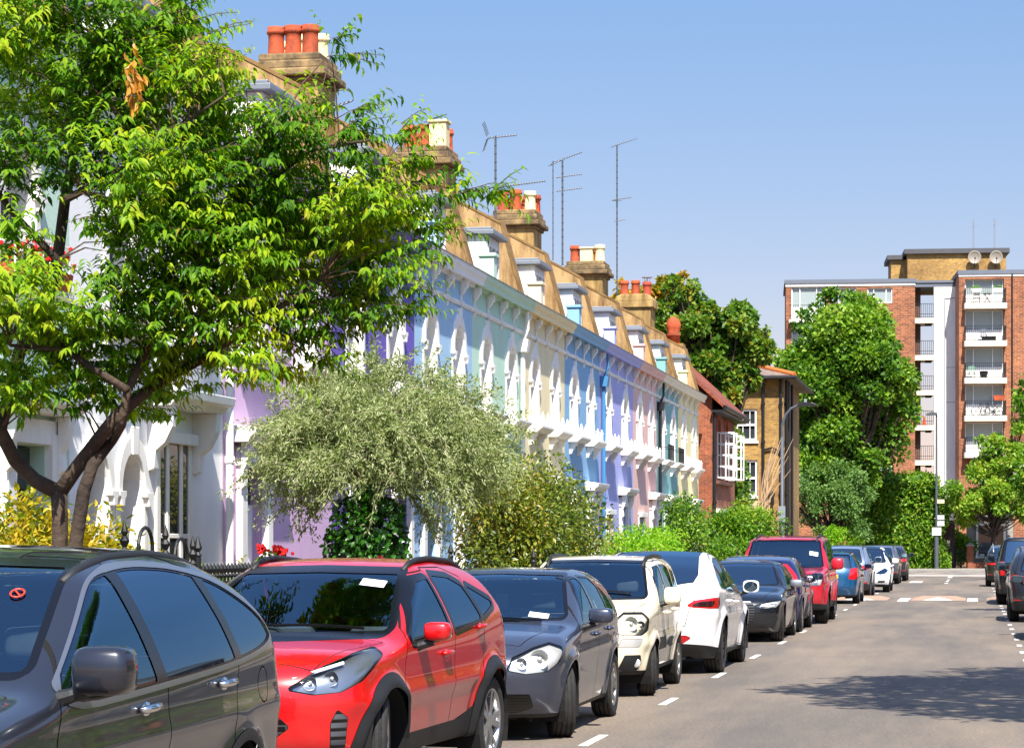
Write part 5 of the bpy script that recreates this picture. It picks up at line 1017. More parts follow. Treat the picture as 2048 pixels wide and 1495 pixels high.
DIS = dict(L=4.84, W=.97, H=1.9, zb=.3, wh=(.85, 3.735, .385), Ra=.44, tum=.22, top=[(0, 1.07), (.08, 1.11), (.6, 1.17), (1.1, 1.20), (1.2, 1.22), (1.72, 1.70), (1.95, 1.83), (2.5, 1.86), (2.9, 1.885), (4.8, 1.885)], crown=.03, k1=.1, k2=.1, cf=.16, cr=.12, front=[(.3, .12), (.5, .02), (.8, 0), (1.05, .03), (1.12, .1), (1.2, .3)], rear=[(.3, 4.75), (.55, 4.84), (1.1, 4.83), (1.2, 4.80), (1.85, 4.60)], belt=[(0, 1.08), (4.8, 1.14)], crease=(.9, .02), low=.05, flare=.06,
    wins=[([(1.5, 1.16), (2.3, 1.17), (2.3, 1.72), (2.0, 1.71), (1.8, 1.6)], 'c'), ([(2.42, 1.17), (3.3, 1.18), (3.3, 1.73), (2.42, 1.73)], 'd'), ([(3.42, 1.2), (4.5, 1.2), (4.4, 1.76), (3.42, 1.76)], 'd')], ws=[(-.3, 1.23), (.80, 1.24), (.70, 1.73), (-.3, 1.75)], rw=[(-.3, 1.2), (.75, 1.2), (.68, 1.75), (-.3, 1.76)], sillz=[(0, .45), (.4, .42), (4.84, .45)], trimw=.03,
    lamps=[([(.56, .86), (.62, .83), (.88, .83), (.98, .9), (.98, 1.05), (.6, 1.05)], 'headlight', 'head', 0), ([(-.3, .84), (.48, .84), (.5, 1.04), (-.3, 1.04)], 'grille', meshbars('slat_bars', '08080a', '5a5e64', 'bars', 22), 0), ([(.82, .8), (.98, .8), (.98, 1.2), (.82, 1.2)], 'tail_light', TAILR, 1)], bowls=[(.62, .94, .07), (.74, .94, .06)], lampin=LAMPIN,
    bonnet=[(.12, -.3), (.14, .7), (1.1, .82), (1.15, -.3)], doors=[[(1.3, .48), (2.35, .48), (2.35, 1.78), (1.95, 1.76), (1.45, 1.2), (1.34, 1.0)], [(2.36, .48), (3.05, .48), (3.3, .9), (3.36, 1.2), (3.36, 1.8), (2.36, 1.8)]], handles=[(2.2, 1.02), (3.15, 1.03)], mirror=(1.5, 1.22), msize=(.2, .26, .26), rails=(1.9, 4.3, .66, .03), permit=(-.62, 1.5), tyre=.26, rr=.64, spokes=7, cabin=(1.5, 2.3, 3.2), plate=(.62, 'w'))
FAB = dict(GOLF, L=4.25, W=.83, H=1.5, wh=(.83, 3.28, .305), Ra=.35, top=[(0, .85), (.2, .9), (.6, .95), (1.05, 1.0), (1.15, 1.03), (1.85, 1.39), (2.2, 1.47), (3.0, 1.49), (3.9, 1.45), (4.3, 1.4)], rear=[(.2, 4.12), (.45, 4.25), (.85, 4.22), (1.0, 4.16), (1.42, 3.95)], lamps=[([(.60, .72), (.80, .70), (1.0, .80), (1.02, .98), (.86, 1.02), (.68, .98)], 'tail_light', TAILR, 1), ([(.5, .66), (.9, .66), (1.0, .8), (.6, .8)], 'headlight', LAMPDK, 0)], rw=[(-.3, 1.05), (.58, 1.05), (.52, 1.36), (-.3, 1.38)], rwk='c', plate=(.78, 'y'), rails=(1.9, 3.8, .55, .04), wins=[([(1.5, 1.0), (2.2, 1.02), (2.2, 1.37), (1.85, 1.25)], 'd'), ([(2.32, 1.02), (3.1, 1.04), (3.1, 1.38), (2.32, 1.39)], 'd'), ([(3.2, 1.05), (3.9, 1.07), (3.75, 1.34), (3.2, 1.37)], 'd')], doors=[], tailgate=[(-.3, .5), (.56, .5), (.6, 1.0), (.58, 1.42), (-.3, 1.44)])
SUV = dict({k: v for k, v in CRV.items() if k not in ('sticker', 'scribble', 'dlo')}, trimw=.02, trimmat=TRIMB, lamps=[([(.45, .92), (.6, .88), (.95, .9), (1.08, 1.0), (.9, 1.02), (.5, .98)], 'tail_light', TAILR, 1), ([(.7, .42), (.9, .42), (.95, .5), (.7, .48)], 'rear_reflector', TAILR, 1), ([(.55, .72), (.8, .7), (1.05, .85), (.6, .82)], 'headlight', LAMPDK, 0)], wins=[([(1.42, 1.06), (2.36, 1.09), (2.24, 1.51), (2.02, 1.48), (1.78, 1.36)], 'd'), ([(2.52, 1.1), (3.36, 1.15), (3.12, 1.50), (2.8, 1.55), (2.36, 1.545)], 'd'), ([(3.47, 1.16), (3.98, 1.235), (3.8, 1.36), (3.52, 1.465), (3.26, 1.51)], 'd')], railmat=BLACKP, handlemat=None, rr=.7)
for q in (GOLF, PANDA, HAT, FAB, SUV): 
    for k in ('sillmat', 'handlemat'):
        if k in q and q[k] is None: del q[k]
# the row along the left kerb, front to back
P_ = paint
crv_, _ = make_car(CRV, 'dark grey sport utility car at the left edge, chrome handles and mirror close up', P_('graphite_paint', '24262f', .35, .3, .08), (-4.37, 7.26, 0), 'front', res=.02); crv_.scale = (1.045, 1.045, 1.02)
ry, ra = make_car(YAR, 'bright red crossover with black wheel arch cladding and black roof rails', P_('red_paint', 'c20a0e', .1, .3), (-4.74, 14.6, 0), 'front', res=.02, steer=16, yaw=-4.4)
make_car(GOLF, 'dark grey hatchback with clear headlights, parked between red crossover and cream car', P_('grey_paint', '343a4b', .35, .3), (-4.35, 19.85, 0), 'front', res=.022, steer=18)
make_car(PANDA, 'small cream car with rounded headlights and dark roof rails', P_('cream_paint', 'efe3c4', .0, .3, .15), (-4.32, 25.85, 0), 'front', res=.024, steer=14)
make_car(TES, 'white car seen from behind, with sloping dark glass roof and red tail lights', P_('white_paint', 'f2f2f0', .0, .3, .15), (-4.18, 35.3, 0), 'rear', res=.026)
make_car(AUDI, 'black saloon facing the camera with silver mirrors and slatted grille', P_('black_paint_car', '070c18', .1, .3, .06), (-4.15, 40.9, 0), 'front', res=.034, steer=6)
make_car(HAT, 'dark blue hatchback seen from behind, with tall red tail light on its pillar', P_('navy_paint', '0a1748', .15, .3, .06), (-4.1, 49.7, 0), 'rear', res=.036)
make_car(DIS, 'tall boxy red off-roader facing the camera', P_('crimson_paint', 'b8182c', .25, .3), (-4.0, 50.4, 0), 'front', res=.036, steer=8)
make_car(FAB, 'teal blue estate car seen from behind with yellow number plate', P_('teal_paint', '0a4a74', .3, .3), (-3.98, 71.9, 0), 'rear', res=.045, detail=0)
make_car(SUV, 'silver blue sport utility car seen from behind, next after the teal estate', P_('silver_blue_paint', '8c98aa', .7, .3), (-4.05, 79.6, 0), 'rear', res=.05, detail=0)
make_car(TES, 'white car facing the camera, halfway to the junction', P_('white_paint2', 'f2f2f0', .0, .3, .15), (-3.8, 84.0, 0), 'front', res=.05, detail=0)
make_car(SUV, 'grey sport utility car seen from behind, beyond the white car facing the camera', P_('mid_grey_paint', '6c6f76', .7, .3), (-3.95, 106, 0), 'rear', res=.055, detail=0)
make_car(SUV, 'dark grey sport utility car parked last before the junction on the left', P_('charcoal_paint', '2f3238', .6, .3), (-3.85, 114.2, 0), 'rear', res=.055, detail=0, H=1.6)
# the row along the right kerb
make_car(SUV, 'dark sport utility car with silver roof rails, farthest in the right-hand row', P_('dark_olive_paint', '23261f', .5, .3), (1.42, 100.5, 0), 'rear', res=.05, detail=0, rails=(1.6, 4.1, .6, .07), railmat=GREYM, lamps=SUV['lamps'])
make_car(DIS, 'tall black off-roader with stacked red tail lights in the right-hand row', P_('black_paint2', '101114', .4, .3), (1.64, 72.2, 0), 'rear', res=.04, detail=0, lamps=[([(.80, .84), (.95, .84), (.95, 1.0), (.80, 1.0)], 'tail_light', TAILR, 1), ([(.80, 1.03), (.95, 1.03), (.95, 1.2), (.80, 1.2)], 'tail_light', TAILR, 1), ([(.55, .84), (.66, .84), (.66, 1.0), (.55, 1.0)], 'tail_light', TAILR, 1)], sillmat=BLACKP)
make_car(SUV, 'dark car cut by the right edge of the photo, in front of the black off-roader', P_('dark_blue_grey_paint', '2a2f38', .5, .3), (1.68, 57.0, 0), 'rear', res=.05, detail=0)
make_car(GOLF, 'dark hatchback just showing at the right edge, nearest in the right-hand row', P_('dark_paint3', '26282e', .5, .3), (1.86, 46.4, 0), 'rear', res=.06, detail=0)
# ------------------------------------------------------------------ vegetation
def leafmat(name, cols, trans=.35, rough=.45, spec=.35):
    """foliage: each leaf takes its own tint from the ramp; light passes through the blade"""
    m, p, L = newmat(name); at_ = N(m, 'ShaderNodeAttribute', attribute_name='tint')
    r = ramp(m, at_.outputs['Fac'], [(i/(len(cols)-1), lin(c)) for i, c in enumerate(cols)])
    L.new(r.outputs[0], p.inputs['Base Color']); p.inputs['Roughness'].default_value = rough; p.inputs['Specular IOR Level'].default_value = spec
    tr = N(m, 'ShaderNodeBsdfTranslucent'); g = mixc(m, 1.0, r.outputs[0], (1.5, 1.6, .55, 1), 'MULTIPLY'); L.new(g, tr.inputs[0])
    mx = N(m, 'ShaderNodeMixShader'); mx.inputs[0].default_value = trans; L.new(p.outputs[0], mx.inputs[1]); L.new(tr.outputs[0], mx.inputs[2])
    L.new(mx.outputs[0], m.node_tree.nodes['Material Output'].inputs[0]); return m
def leaves(name, P, D, U, Ln, Wd, mat, parent, tint=None, droop=.25, fold=.25, full=True):
    """leaf blades: base P, direction D, rough up U, length, width; folded along the midrib and bent down"""
    P = np.asarray(P, float); n = len(P); D = unit(np.asarray(D, float)); Sd = unit(np.cross(D, U)); Nm = np.cross(Sd, D)
    Ln = np.broadcast_to(Ln, n)[:, None]; Wd = np.broadcast_to(Wd, n)[:, None]
    if tint is None: tint = RNG.random(n)
    if full:
        mid = P+D*Ln*.5-Nm*Ln*droop*.2; tip = P+D*Ln-Nm*Ln*droop; up_ = Nm*Wd*fold
        e = [P+D*Ln*f+s*Sd*Wd*w2-Nm*Ln*droop*f*f*.8+up_*w2*2 for s in (1, -1) for f, w2 in ((.24, .42), (.58, .44))]
        V = np.stack([P, mid, tip]+e, 1).reshape(-1, 3); b = np.arange(n)[:, None]*7
        F = (b[:, :, None]+np.array([[0, 5, 1], [5, 6, 1], [1, 6, 2], [0, 1, 3], [3, 1, 4], [1, 2, 4]])[None]).reshape(-1, 3); k = 6
    else:
        l = P+D*Ln*.45+Sd*Wd*.5; r = P+D*Ln*.45-Sd*Wd*.5; tip = P+D*Ln-Nm*Ln*droop
        V = np.stack([P, r, tip, l], 1).reshape(-1, 3); b = np.arange(n)[:, None]*4
        F = (b[:, :, None]+np.array([[0, 1, 2, 3]])[None]).reshape(-1, 4); k = 1
    return np_mesh(name, V, F, mat, parent, tint=np.repeat(tint, k), smooth=False)
def randdir(n, up=0.0):
    d = RNG.normal(size=(n, 3)); d[:, 2] += up; return unit(d)
BARK = pm('bark', '2b231e', .9, .4, 9, 1.0, 22, stain='5f4e3e', stain_amt=.55); BARK2 = pm('grey_bark', '6a6155', .9, .3, 6, .6, 20)
def crown_points(clumps, n, shell=.75, squash=1.0):
    """clumps: (x,y,z,rx,ry,rz) lumps; returns leaf positions and outward directions"""
    c = np.array([q[:3] for q in clumps]); r = np.array([q[3:6] for q in clumps]); wgt = np.cbrt(r.prod(1))**2; wgt /= wgt.sum()
    i = RNG.choice(len(c), n, p=wgt); d = randdir(n, .25); rad = 1-RNG.random(n)**1.6*shell
    rad *= 1+.12*np.sin(d[:, 0]*7+i)*np.cos(d[:, 2]*6+i*1.7)
    return c[i]+d*r[i]*rad[:, None], d, i
def lumps(c, R, n, lr, flat=1.0, seed=1, shellmin=.35):
    g = np.random.default_rng(seed); out = []
    while len(out) < n:
        d = g.normal(size=3); d /= np.linalg.norm(d); k = shellmin+(1-shellmin)*g.random()**.6
        p = np.array(c)+d*np.array(R)*k; q = lr*(.65+.7*g.random()); out.append((p[0], p[1], p[2], q, q, q*flat))
    return out
def tree(name, label, cat, base, trunk_pts, clumps, n, L, W, mat, bark=None, group=None, droop=.3, full=False, limbs=True, up=.25, tr=None):
    """thing > trunk (with limbs reaching into every lump), crown"""
    t = thing(name, label, cat, base, 0, group); b = Vector(base)
    m = MB(); m.smooth = True
    pts = [Vector(p)-b for p, r in trunk_pts]; rs = [r for p, r in trunk_pts]; m.tube(pts, rs, 9)
    if limbs:
        for i, q in enumerate(clumps):
            e = Vector(q[:3])-b; s = pts[-1].lerp(pts[max(0, len(pts)-2)], random.random()); mid = s.lerp(e, .5)+Vector((0, 0, -.08*(e-s).length))
            r0 = min(rs[-1], .02+.02*(e-s).length); m.tube([s, mid, e], [r0, r0*.6, r0*.2], 5, False)
    m.build('trunk', bark or BARK, t, fix=False)
    P, d, i = crown_points(clumps, n); P = P-np.array(b)
    D = unit(d*.8+RNG.normal(size=(n, 3))*.6+np.array([0, 0, up-.35])); ln = L*(.6+.8*RNG.random(n))
    hue = np.clip(.5+.22*RNG.normal(size=n)+(RNG.random(len(clumps))-.5)[i]*.5, 0, 1)
    leaves('crown', P, D, randdir(n, 1.2), ln, ln*W, mat, t, hue, droop, full=full)
    return t
LM_CHERRY = leafmat('cherry_leaf', ['224a0a', '3f6c0c', '689010', '9aae18', '8f891c'], .42, .5, .22)
LM_PEAR = leafmat('silver_leaf', ['5f7038', '7d8c52', '98a370', 'b4b892', '75864a'], .3, .6, .3)
LM_PYR = leafmat('pyracantha_leaf', ['2f4410', '4a6016', '6f7d20', '8d8f2e', '8a7428'], .3, .4, .45)
LM_GREEN = leafmat('bright_leaf', ['2a500e', '426e10', '5e8a18', '7a9a22', '8e9e36'], .4, .45, .35)
LM_PLANE = leafmat('plane_leaf', ['24480f', '3c641a', '588020', '789a2a', '92aa3c'], .38, .45, .35)
LM_SYC = leafmat('sycamore_leaf', ['2a4e18', '446c20', '5e822a', '7a8e2e', '927e2c'], .35, .5, .3)
LM_IVY = leafmat('ivy_leaf', ['123009', '1c430d', '2a5a12', '3a6f18', '2c5512'], .2, .3, .5)
LM_GREY = leafmat('grey_green_leaf', ['40602a', '577a38', '6f9048', '527434', '86a060'], .3, .5, .3)
LM_CHOI = leafmat('golden_leaf', ['857512', 'aa9018', 'c0a626', '7f861a', '566f1a'], .35, .4, .4)
LM_PURP = leafmat('purple_leaf', ['4a2a2f', '6a3d3f', '8a5a4c', '7a4a50', '94785a'], .3, .5, .3)
LM_LIME = leafmat('lime_leaf', ['4a8010', '689c18', '84b126', '98b934', '78a41e'], .45, .45, .3)

# --- the cherry tree on the near pavement: limbs, branchlets and hanging rows of leaves
def cherry():
    T0 = 17.5; W_ = lambda px, py, dt=0: np.array(at(px, py, t=T0+dt))
    base = Vector(W_(128, 1100)); base.z = .11
    t = thing('cherry_tree', 'leafy cherry tree with two dark forking trunks by the dark grey car', 'tree', base); b = np.array(base)
    paths = [([(118, 1560), (118, 1250), (120, 1050), (118, 985)], [.075, .066, .06, .062], 0),
             ([(118, 985), (70, 960), (30, 920), (0, 860), (-40, 760), (-90, 560), (-120, 330)], [.06, .055, .052, .05, .045, .038, .025], 0),
             ([(118, 985), (150, 940), (195, 880), (235, 830), (300, 775), (400, 720), (520, 640), (640, 560)], [.06, .056, .052, .05, .042, .034, .025, .015], .0),
             ([(150, 1560), (148, 1250), (152, 1080), (168, 980), (185, 930), (225, 880), (243, 850), (255, 780), (330, 620), (450, 430), (560, 250)], [.065, .058, .052, .05, .045, .036, .034, .032, .027, .02, .012], -.12),
             ([(0, 860), (40, 700), (95, 600), (115, 520), (130, 400), (160, 250), (230, 100)], [.05, .05, .048, .045, .042, .035, .02], .3),
             ([(300, 775), (420, 600), (600, 430), (760, 380)], [.04, .035, .025, .015], .4),
             ([(130, 400), (260, 330), (380, 240), (450, 190)], [.03, .024, .014, .006], -.4),
             ([(115, 520), (20, 420), (-60, 300)], [.03, .025, .015], -.3),
             ([(255, 780), (130, 700), (20, 690)], [.03, .022, .012], -.6),
             ([(450, 430), (620, 300), (740, 280)], [.025, .018, .01], -.2)]
    m = MB(); m.smooth = True; nodes = []
    for pts, rs, dt in paths:
        w_ = [W_(x, y, dt+(.25*sin(i*1.7) if y < 900 else 0)) for i, (x, y) in enumerate(pts)]
        if pts[0][1] > 1500: w_[0][2] = .11
        w_ = [Vector(q-b) for q in w_]; m.tube(w_, rs, 10)
        for q0, q1 in zip(w_, w_[1:]):
            for f in np.linspace(0, 1, 5): 
                q = q0.lerp(q1, f)
                if q.z > 2.2: nodes.append(np.array(q))
    nodes = np.array(nodes)
    # lumps of the crown, as real clusters at their own depths
    cl = [(40, 60, 90), (180, 60, 95), (285, 115, 75), (390, 155, 58), (60, 200, 110), (200, 210, 110), (330, 230, 110), (450, 255, 76), (545, 280, 62), (615, 215, 30), (655, 120, 10), (670, 300, 44), (735, 335, 28),
          (50, 330, 75), (180, 340, 80), (300, 370, 110), (430, 380, 115), (560, 400, 110), (690, 430, 95), (750, 430, 46), (830, 365, 24), (900, 386, 9), (930, 386, 6), (810, 440, 38), (820, 330, 26), (855, 410, 18), (820, 500, 30), (790, 610, 26), (740, 630, 30), (865, 460, 10), (690, 250, 24), (330, 500, 110), (460, 520, 110), (590, 530, 100), (700, 540, 85), (760, 545, 34), (810, 575, 14),
          (30, 600, 85), (130, 660, 70), (240, 620, 90), (360, 640, 85), (480, 640, 75), (590, 640, 65), (680, 640, 45), (50, 720, 85), (170, 750, 75), (280, 740, 65), (60, 790, 50), (390, 730, 50), (470, 740, 40), (560, 720, 36), (620, 720, 26), (250, 830, 32),
          (300, 800, 36), (20, 480, 40), (230, 440, 70), (705, 225, 8), (660, 80, 16), (800, 270, 26), (975, 388, 14), (330, 40, 60), (240, 130, 80), (400, 60, 20)]
    g = np.random.default_rng(5); P = []; D = []; U = []; tw = MB(); TI = []
    pxm = T0/FPX
    for (x, y, r) in cl:
        c = W_(x, y, g.normal()*.35)-b; R = r*pxm; na = max(2, int((r/17)**2*1.75)); ct = g.random()
        for _ in range(na):
            d = g.normal(size=3); d /= np.linalg.norm(d); a = c+d*R*(.25+.7*g.random()**.5)*np.array([1, 1.5, 1])
            nd = nodes[np.argmin(((nodes-a)**2).sum(1)+.3*(nodes[:, 2] > a[2]+.3))]
            mid = (nd+a)/2+np.array([0, 0, .06])
            if g.random() < .2 and np.linalg.norm(nd-a) < 1.1: tw.tube([nd, mid, a], [.009, .006, .003], 4, False)
            out = a-np.array([-.4, .3, 2.6]); out[2] *= .35; out /= np.linalg.norm(out)
            for k in range(3):
                td = out*.75+g.normal(size=3)*.55; td[2] = td[2]*.4+.14; td /= np.linalg.norm(td); ln = .17+.26*g.random(); nl = int(6+ln*17)
                if k == 0: tw.tube([a, a+td*ln*.6+np.array([0, 0, .01]), a+td*ln-np.array([0, 0, .02])], [.0045, .0035, .002], 4, False)
                sd = np.cross(td, [0, 0, 1]); sd /= np.linalg.norm(sd)+1e-9; tint = ct*.35+g.random()*.3
                for j in range(nl):
                    f = (j+.5)/nl; p = a+td*ln*f+np.array([0, 0, .03*f*(1-f)]); s = 1 if j % 2 else -1
                    P.append(p); D.append(td*.6+sd*s*(.5+.2*g.random())+np.array([0, 0, -.3-.4*g.random()])+g.normal(size=3)*.15)
                    U.append(np.array([0, 0, 1])+td*.5+g.normal(size=3)*.2); TI.append(np.clip(tint+.22*f+g.normal()*.1, 0, 1) if g.random() > .012 else 1.0)
    m.build('trunk', BARK, t, fix=False); tw.build('twigs', pm('twig_bark', '4a3627', .8, .2, 8), t, fix=False)
    n = len(P); ln = .08*(.5+.8*g.random(n))
    leaves('crown', P, D, U, ln, ln*.36, LM_CHERRY, t, np.array(TI), .38, .18)
    # the one dead orange spray
    q = W_(268, 165, -.8)-b; Pd = q+g.normal(size=(60, 3))*np.array([.03, .05, .1]); Dd = g.normal(size=(60, 3))*.3+np.array([.1, 0, -1])
    leaves('dead_spray', Pd, Dd, randdir(60, .5), .08, .035, leafmat('dead_leaf', ['9a641e', 'c48a2a', 'b0782a'], .3), t, None, .3)
cherry()

# --- silvery weeping pear in a front garden with an ivy-clad trunk
def weeping(label, c, R, n):
    base = (c[0]-.2, c[1], .06); t = thing('silver_pear_tree', label, 'tree', base); b = np.array(base); g = np.random.default_rng(11)
    m = MB(); m.smooth = True; top = np.array([0, 0, 2.35]); m.tube([(0, 0, 0), (.03, 0, 1.2), top], [.13, .11, .09], 8); P = []; D = []; tw = MB()
    for k in range(300):
        d = g.normal(size=3); d[2] = abs(d[2])*1.0-.35; d /= np.linalg.norm(d); f = .45+.55*g.random()**.5; e = (np.array(c)-b)+d*np.array(R)*f
        mid = top*.45+e*.55+np.array([0, 0, .25]); tw.tube([top, mid, e], [.022, .012, .004], 4, False)
        for j in range(5):
            hd = d*.5+g.normal(size=3)*.5; hd[2] -= .25; hd /= np.linalg.norm(hd); L_ = .25+.35*g.random(); s = mid*(.5-.1*j)+e*(.5+.1*j) if j < 4 else e
            if j > 2: tw.tube([s, s+hd*L_*.5+np.array([0, 0, .03]), s+hd*L_-np.array([0, 0, .06])], [.005, .004, .002], 3, False)
            q = n//1500
            for i in range(q):
                fr = i/q; P.append(s+hd*L_*fr+np.array([0, 0, .1*fr*(1-fr)-.06*fr])+g.normal(size=3)*.03); D.append(hd*.6+g.normal(size=3)*.55+np.array([0, 0, -.15]))
    m.build('trunk', BARK2, t, fix=False); tw.build('branches', pm('pale_twig', '8f8770', .8, .2, 6), t, fix=False)
    n2 = len(P); ln = .06*(.6+.8*g.random(n2)); leaves('crown', P, D, randdir(n2, .8), ln, ln*.3, LM_PEAR, t, None, .3, .1, full=False)
weeping('silvery grey weeping tree in a front garden, spreading behind the red car', (-7.3, 29.2, 2.76), (1.66, 1.9, 1.28), 84000)
t = thing('ivy', 'dark ivy mound around the trunk under the silvery tree', 'ivy', (-7.35, 28.2, .05)); n = 7000
P, d, i = crown_points([(0, .2, 1.0, .52, .6, 1.0), (.1, 0, 1.75, .5, .6, .6), (-.25, .1, .6, .4, .5, .6), (.25, .1, .6, .45, .5, .7)], n, .4)
leaves('foliage', P, d*.5+RNG.normal(size=(n, 3))*.5+np.array([0, 0, -.5]), randdir(n, .6)+d, .075, .065, LM_IVY, t, None, .2, .1)
MB().tube([(0, .2, 0), (0, .2, 2)], .12, 6).build('stem', BARK, t)

def shrub(name, label, cat, c, R, nl, lr, n, L, W, mat, group=None, seed=1, full=False, shellmin=.35, up=.2, z0=.06):
    base = (c[0], c[1], z0); cl = lumps(c, R, nl, lr, .9, seed, shellmin)
    return tree(name, label, cat, base, [((c[0], c[1], z0), .06), ((c[0], c[1], z0+(c[2]-z0)*.6), .04)], cl, n, L, W, mat, BARK2, group, .25, full, True, up)
shrub('pyracantha_bush', 'tall yellow-green bush between the silvery tree and the blue house', 'bush', (-7.1, 38.2, 1.65), (.75, 3.5, 1.3), 60, .58, 46000, .075, .55, LM_PYR, seed=3, full=False)
shrub('choisya_bush', 'golden yellow shrub behind the cherry trunks', 'bush', (-8.35, 20.7, 1.2), (.6, .85, .75), 22, .42, 9000, .085, .42, LM_CHOI, seed=4, full=True)
shrub('hedge', 'bright lime green clipped hedge beyond the cream car', 'hedge', (-7.25, 53.5, 1.45), (.55, 5.0, .55), 34, .42, 14000, .08, .55, LM_LIME, seed=5)
shrub('barberry_hedge', 'low purple hedge under the lime green hedge', 'hedge', (-6.75, 50.5, 1.0), (.35, 4.6, .4), 26, .3, 8000, .06, .5, LM_PURP, seed=6)
shrub('privet_bush', 'big green bush in front of the primrose house and red brick house', 'bush', (-6.9, 71.5, 1.55), (.9, 3.4, 1.15), 34, .6, 16000, .11, .55, LM_GREEN, seed=8)
shrub('privet_bush', 'smaller green bush hugging the teal house, left of the bigger bush', 'bush', (-7.9, 66, 1.7), (.7, 1.9, 1.25), 20, .5, 9000, .1, .55, LM_PLANE, seed=9)
for i, (px, Y, z, lab) in enumerate(((345, 24.0, 1.5, 'pale yellow-green spurge nearest the iron hoops'), (395, 24.6, 1.42, 'pale yellow-green spurge behind the iron railings, second from the hoops'), (440, 25.2, 1.3, 'pale yellow-green spurge beside the white drainpipe'), (478, 26, 1.45, 'small lone spurge in front of the mauve wall'))):
    c = at(px, 1100, Y=Y); t = thing('spurge_plant', lab, 'plant', (c.x, Y, .06), 0, 'spurge plants behind the railings'); g = np.random.default_rng(30+i); P = []; D = []; m = MB()
    for k in range(9 if i < 3 else 4):
        e = np.array([g.normal()*.2, g.normal()*.25, z*(.8+.25*g.random())]); m.tube([(0, 0, 0), e*.5, e], [.012, .01, .006], 4)
        for j in range(34): P.append(e*(1-.22*g.random())+g.normal(size=3)*.012); D.append(g.normal(size=3)*.8+np.array([0, 0, .35]))
    m.build('stem', GRN, t); leaves('foliage', P, D, randdir(len(P), 1), .075, .022, LM_CHOI if i != 2 else LM_LIME, t)
c = at(540, 1105, Y=28.4); t = thing('geranium', 'red flowered geranium in front of the mauve house door', 'flower', (c.x, 28.4, .06)); g = np.random.default_rng(41)
MB().tube([(0, 0, 0), (0, 0, 1.35)], .03, 6).build('stem', GRN, t)
n = 700; P, d, i = crown_points([(0, 0, 1.3, .2, .25, .22), (.1, .1, 1.2, .2, .25, .2), (0, 0, .8, .15, .2, .4)], n, .8); leaves('foliage', P, d+RNG.normal(size=(n, 3))*.4, randdir(n, 1), .06, .06, LM_GREEN, t, full=False)
RED = pm('red_petal', 'd41a1a', .6, .2, 20)
for (x, z) in ((-.1, 1.58), (.1, 1.57), (.17, 1.53)):
    q = MB(); [q.ball((x+g.normal()*.035, g.normal()*.04, z+g.normal()*.03), .025, 6) for _ in range(22)]; q.build('flower_head', RED, t)
# red flowers on the left-hand iron balcony
for k_, lab in enumerate(('red geraniums in the balcony trough of the pale green house, nearer the far end', 'red geraniums in the balcony trough of the pale green house, near end')):
    t = thing('balcony_flowers', lab, 'flower box', (XF+.25, 19.6+.74*5.8+(.35 if k_ == 0 else -.4), 4.44), 0, 'flower troughs on the iron balcony')
    MB().prism([(-.1, 0), (.1, 0), (.13, .18), (-.13, .18)], 'y', -.32, .32).build('trough', TERRA, t)
    n = 260; leaves('foliage', np.array([0, 0, .25])+RNG.normal(size=(n, 3))*np.array([.08, .22, .08]), randdir(n, .5), randdir(n, 1), .06, .05, LM_GREEN, t, full=False)
    q = MB(); [q.ball((random.gauss(0, .08), random.gauss(0, .22), .36+random.gauss(0, .05)), .03, 6) for _ in range(34)]; q.build('flowers', RED, t)

# --- trees beyond the terrace and across the junction
def W3(px, py, Y): return tuple(at(px, py, Y=Y))
def big(name, label, px, Y, blobs, n, L, W, mat, seed, trunk_r=.25, zt=None, group=None, full=False):
    g = np.random.default_rng(seed); cl = []
    for bx, by, br, k in blobs:
        c = W3(bx, by, Y); R = br*Y/FPX; cl += lumps((c[0], c[1]+g.normal()*R*.3, c[2]), (R, R*1.1, R), int(k*1.4), R*.36, .9, seed+int(bx))
    b = at(px, 1087, Y=Y); zt = zt or min(q[2] for q in cl)+1
    return tree(name, label, 'tree', (b.x, Y, 0), [((b.x, Y, 0), trunk_r), ((b.x+.1, Y, zt*.5), trunk_r*.85), ((b.x, Y, zt), trunk_r*.6)], cl, n, L, W, mat, BARK, group, .25, full)
big('sycamore_tree', 'tall sycamore with yellowing leaves between the brick house and the corner house', 1425, 106,
    [(1470, 680, 62, 14), (1440, 720, 70, 16), (1400, 690, 55, 12), (1360, 640, 52, 10), (1350, 585, 28, 6), (1385, 580, 20, 4), (1475, 765, 38, 7), (1415, 630, 35, 6), (1534, 655, 11, 2), (1490, 640, 25, 4), (1450, 775, 34, 6), (1500, 700, 36, 5)], 26000, .23, .8, LM_SYC, 21, .22)
big('autumn_tree', 'yellowing tree rising behind the chimneys at the end of the terrace', 1330, 128, [(1330, 650, 50, 10), (1350, 600, 34, 7), (1370, 560, 16, 3), (1250, 590, 20, 4), (1235, 570, 9, 2), (1295, 600, 28, 6), (1310, 580, 24, 5)], 7000, .28, .75, leafmat('autumn_leaf', ['4d5f1a', '7a7a22', 'a88a22', 'b98a20', '5d7a22'], .35), 22, .2)
big('plane_tree', 'large rounded bright green tree in front of the flats', 1700, 152,
    [(1700, 690, 95, 24), (1690, 800, 112, 30), (1640, 760, 75, 14), (1760, 760, 70, 14), (1690, 880, 95, 20), (1790, 830, 38, 6), (1600, 740, 40, 6), (1580, 720, 26, 4), (1680, 615, 42, 8), (1770, 690, 42, 7), (1625, 660, 42, 7), (1735, 920, 55, 9), (1640, 930, 66, 12), (1700, 935, 60, 10), (1660, 880, 70, 12)], 80000, .26, .85, LM_PLANE, 23, .35)
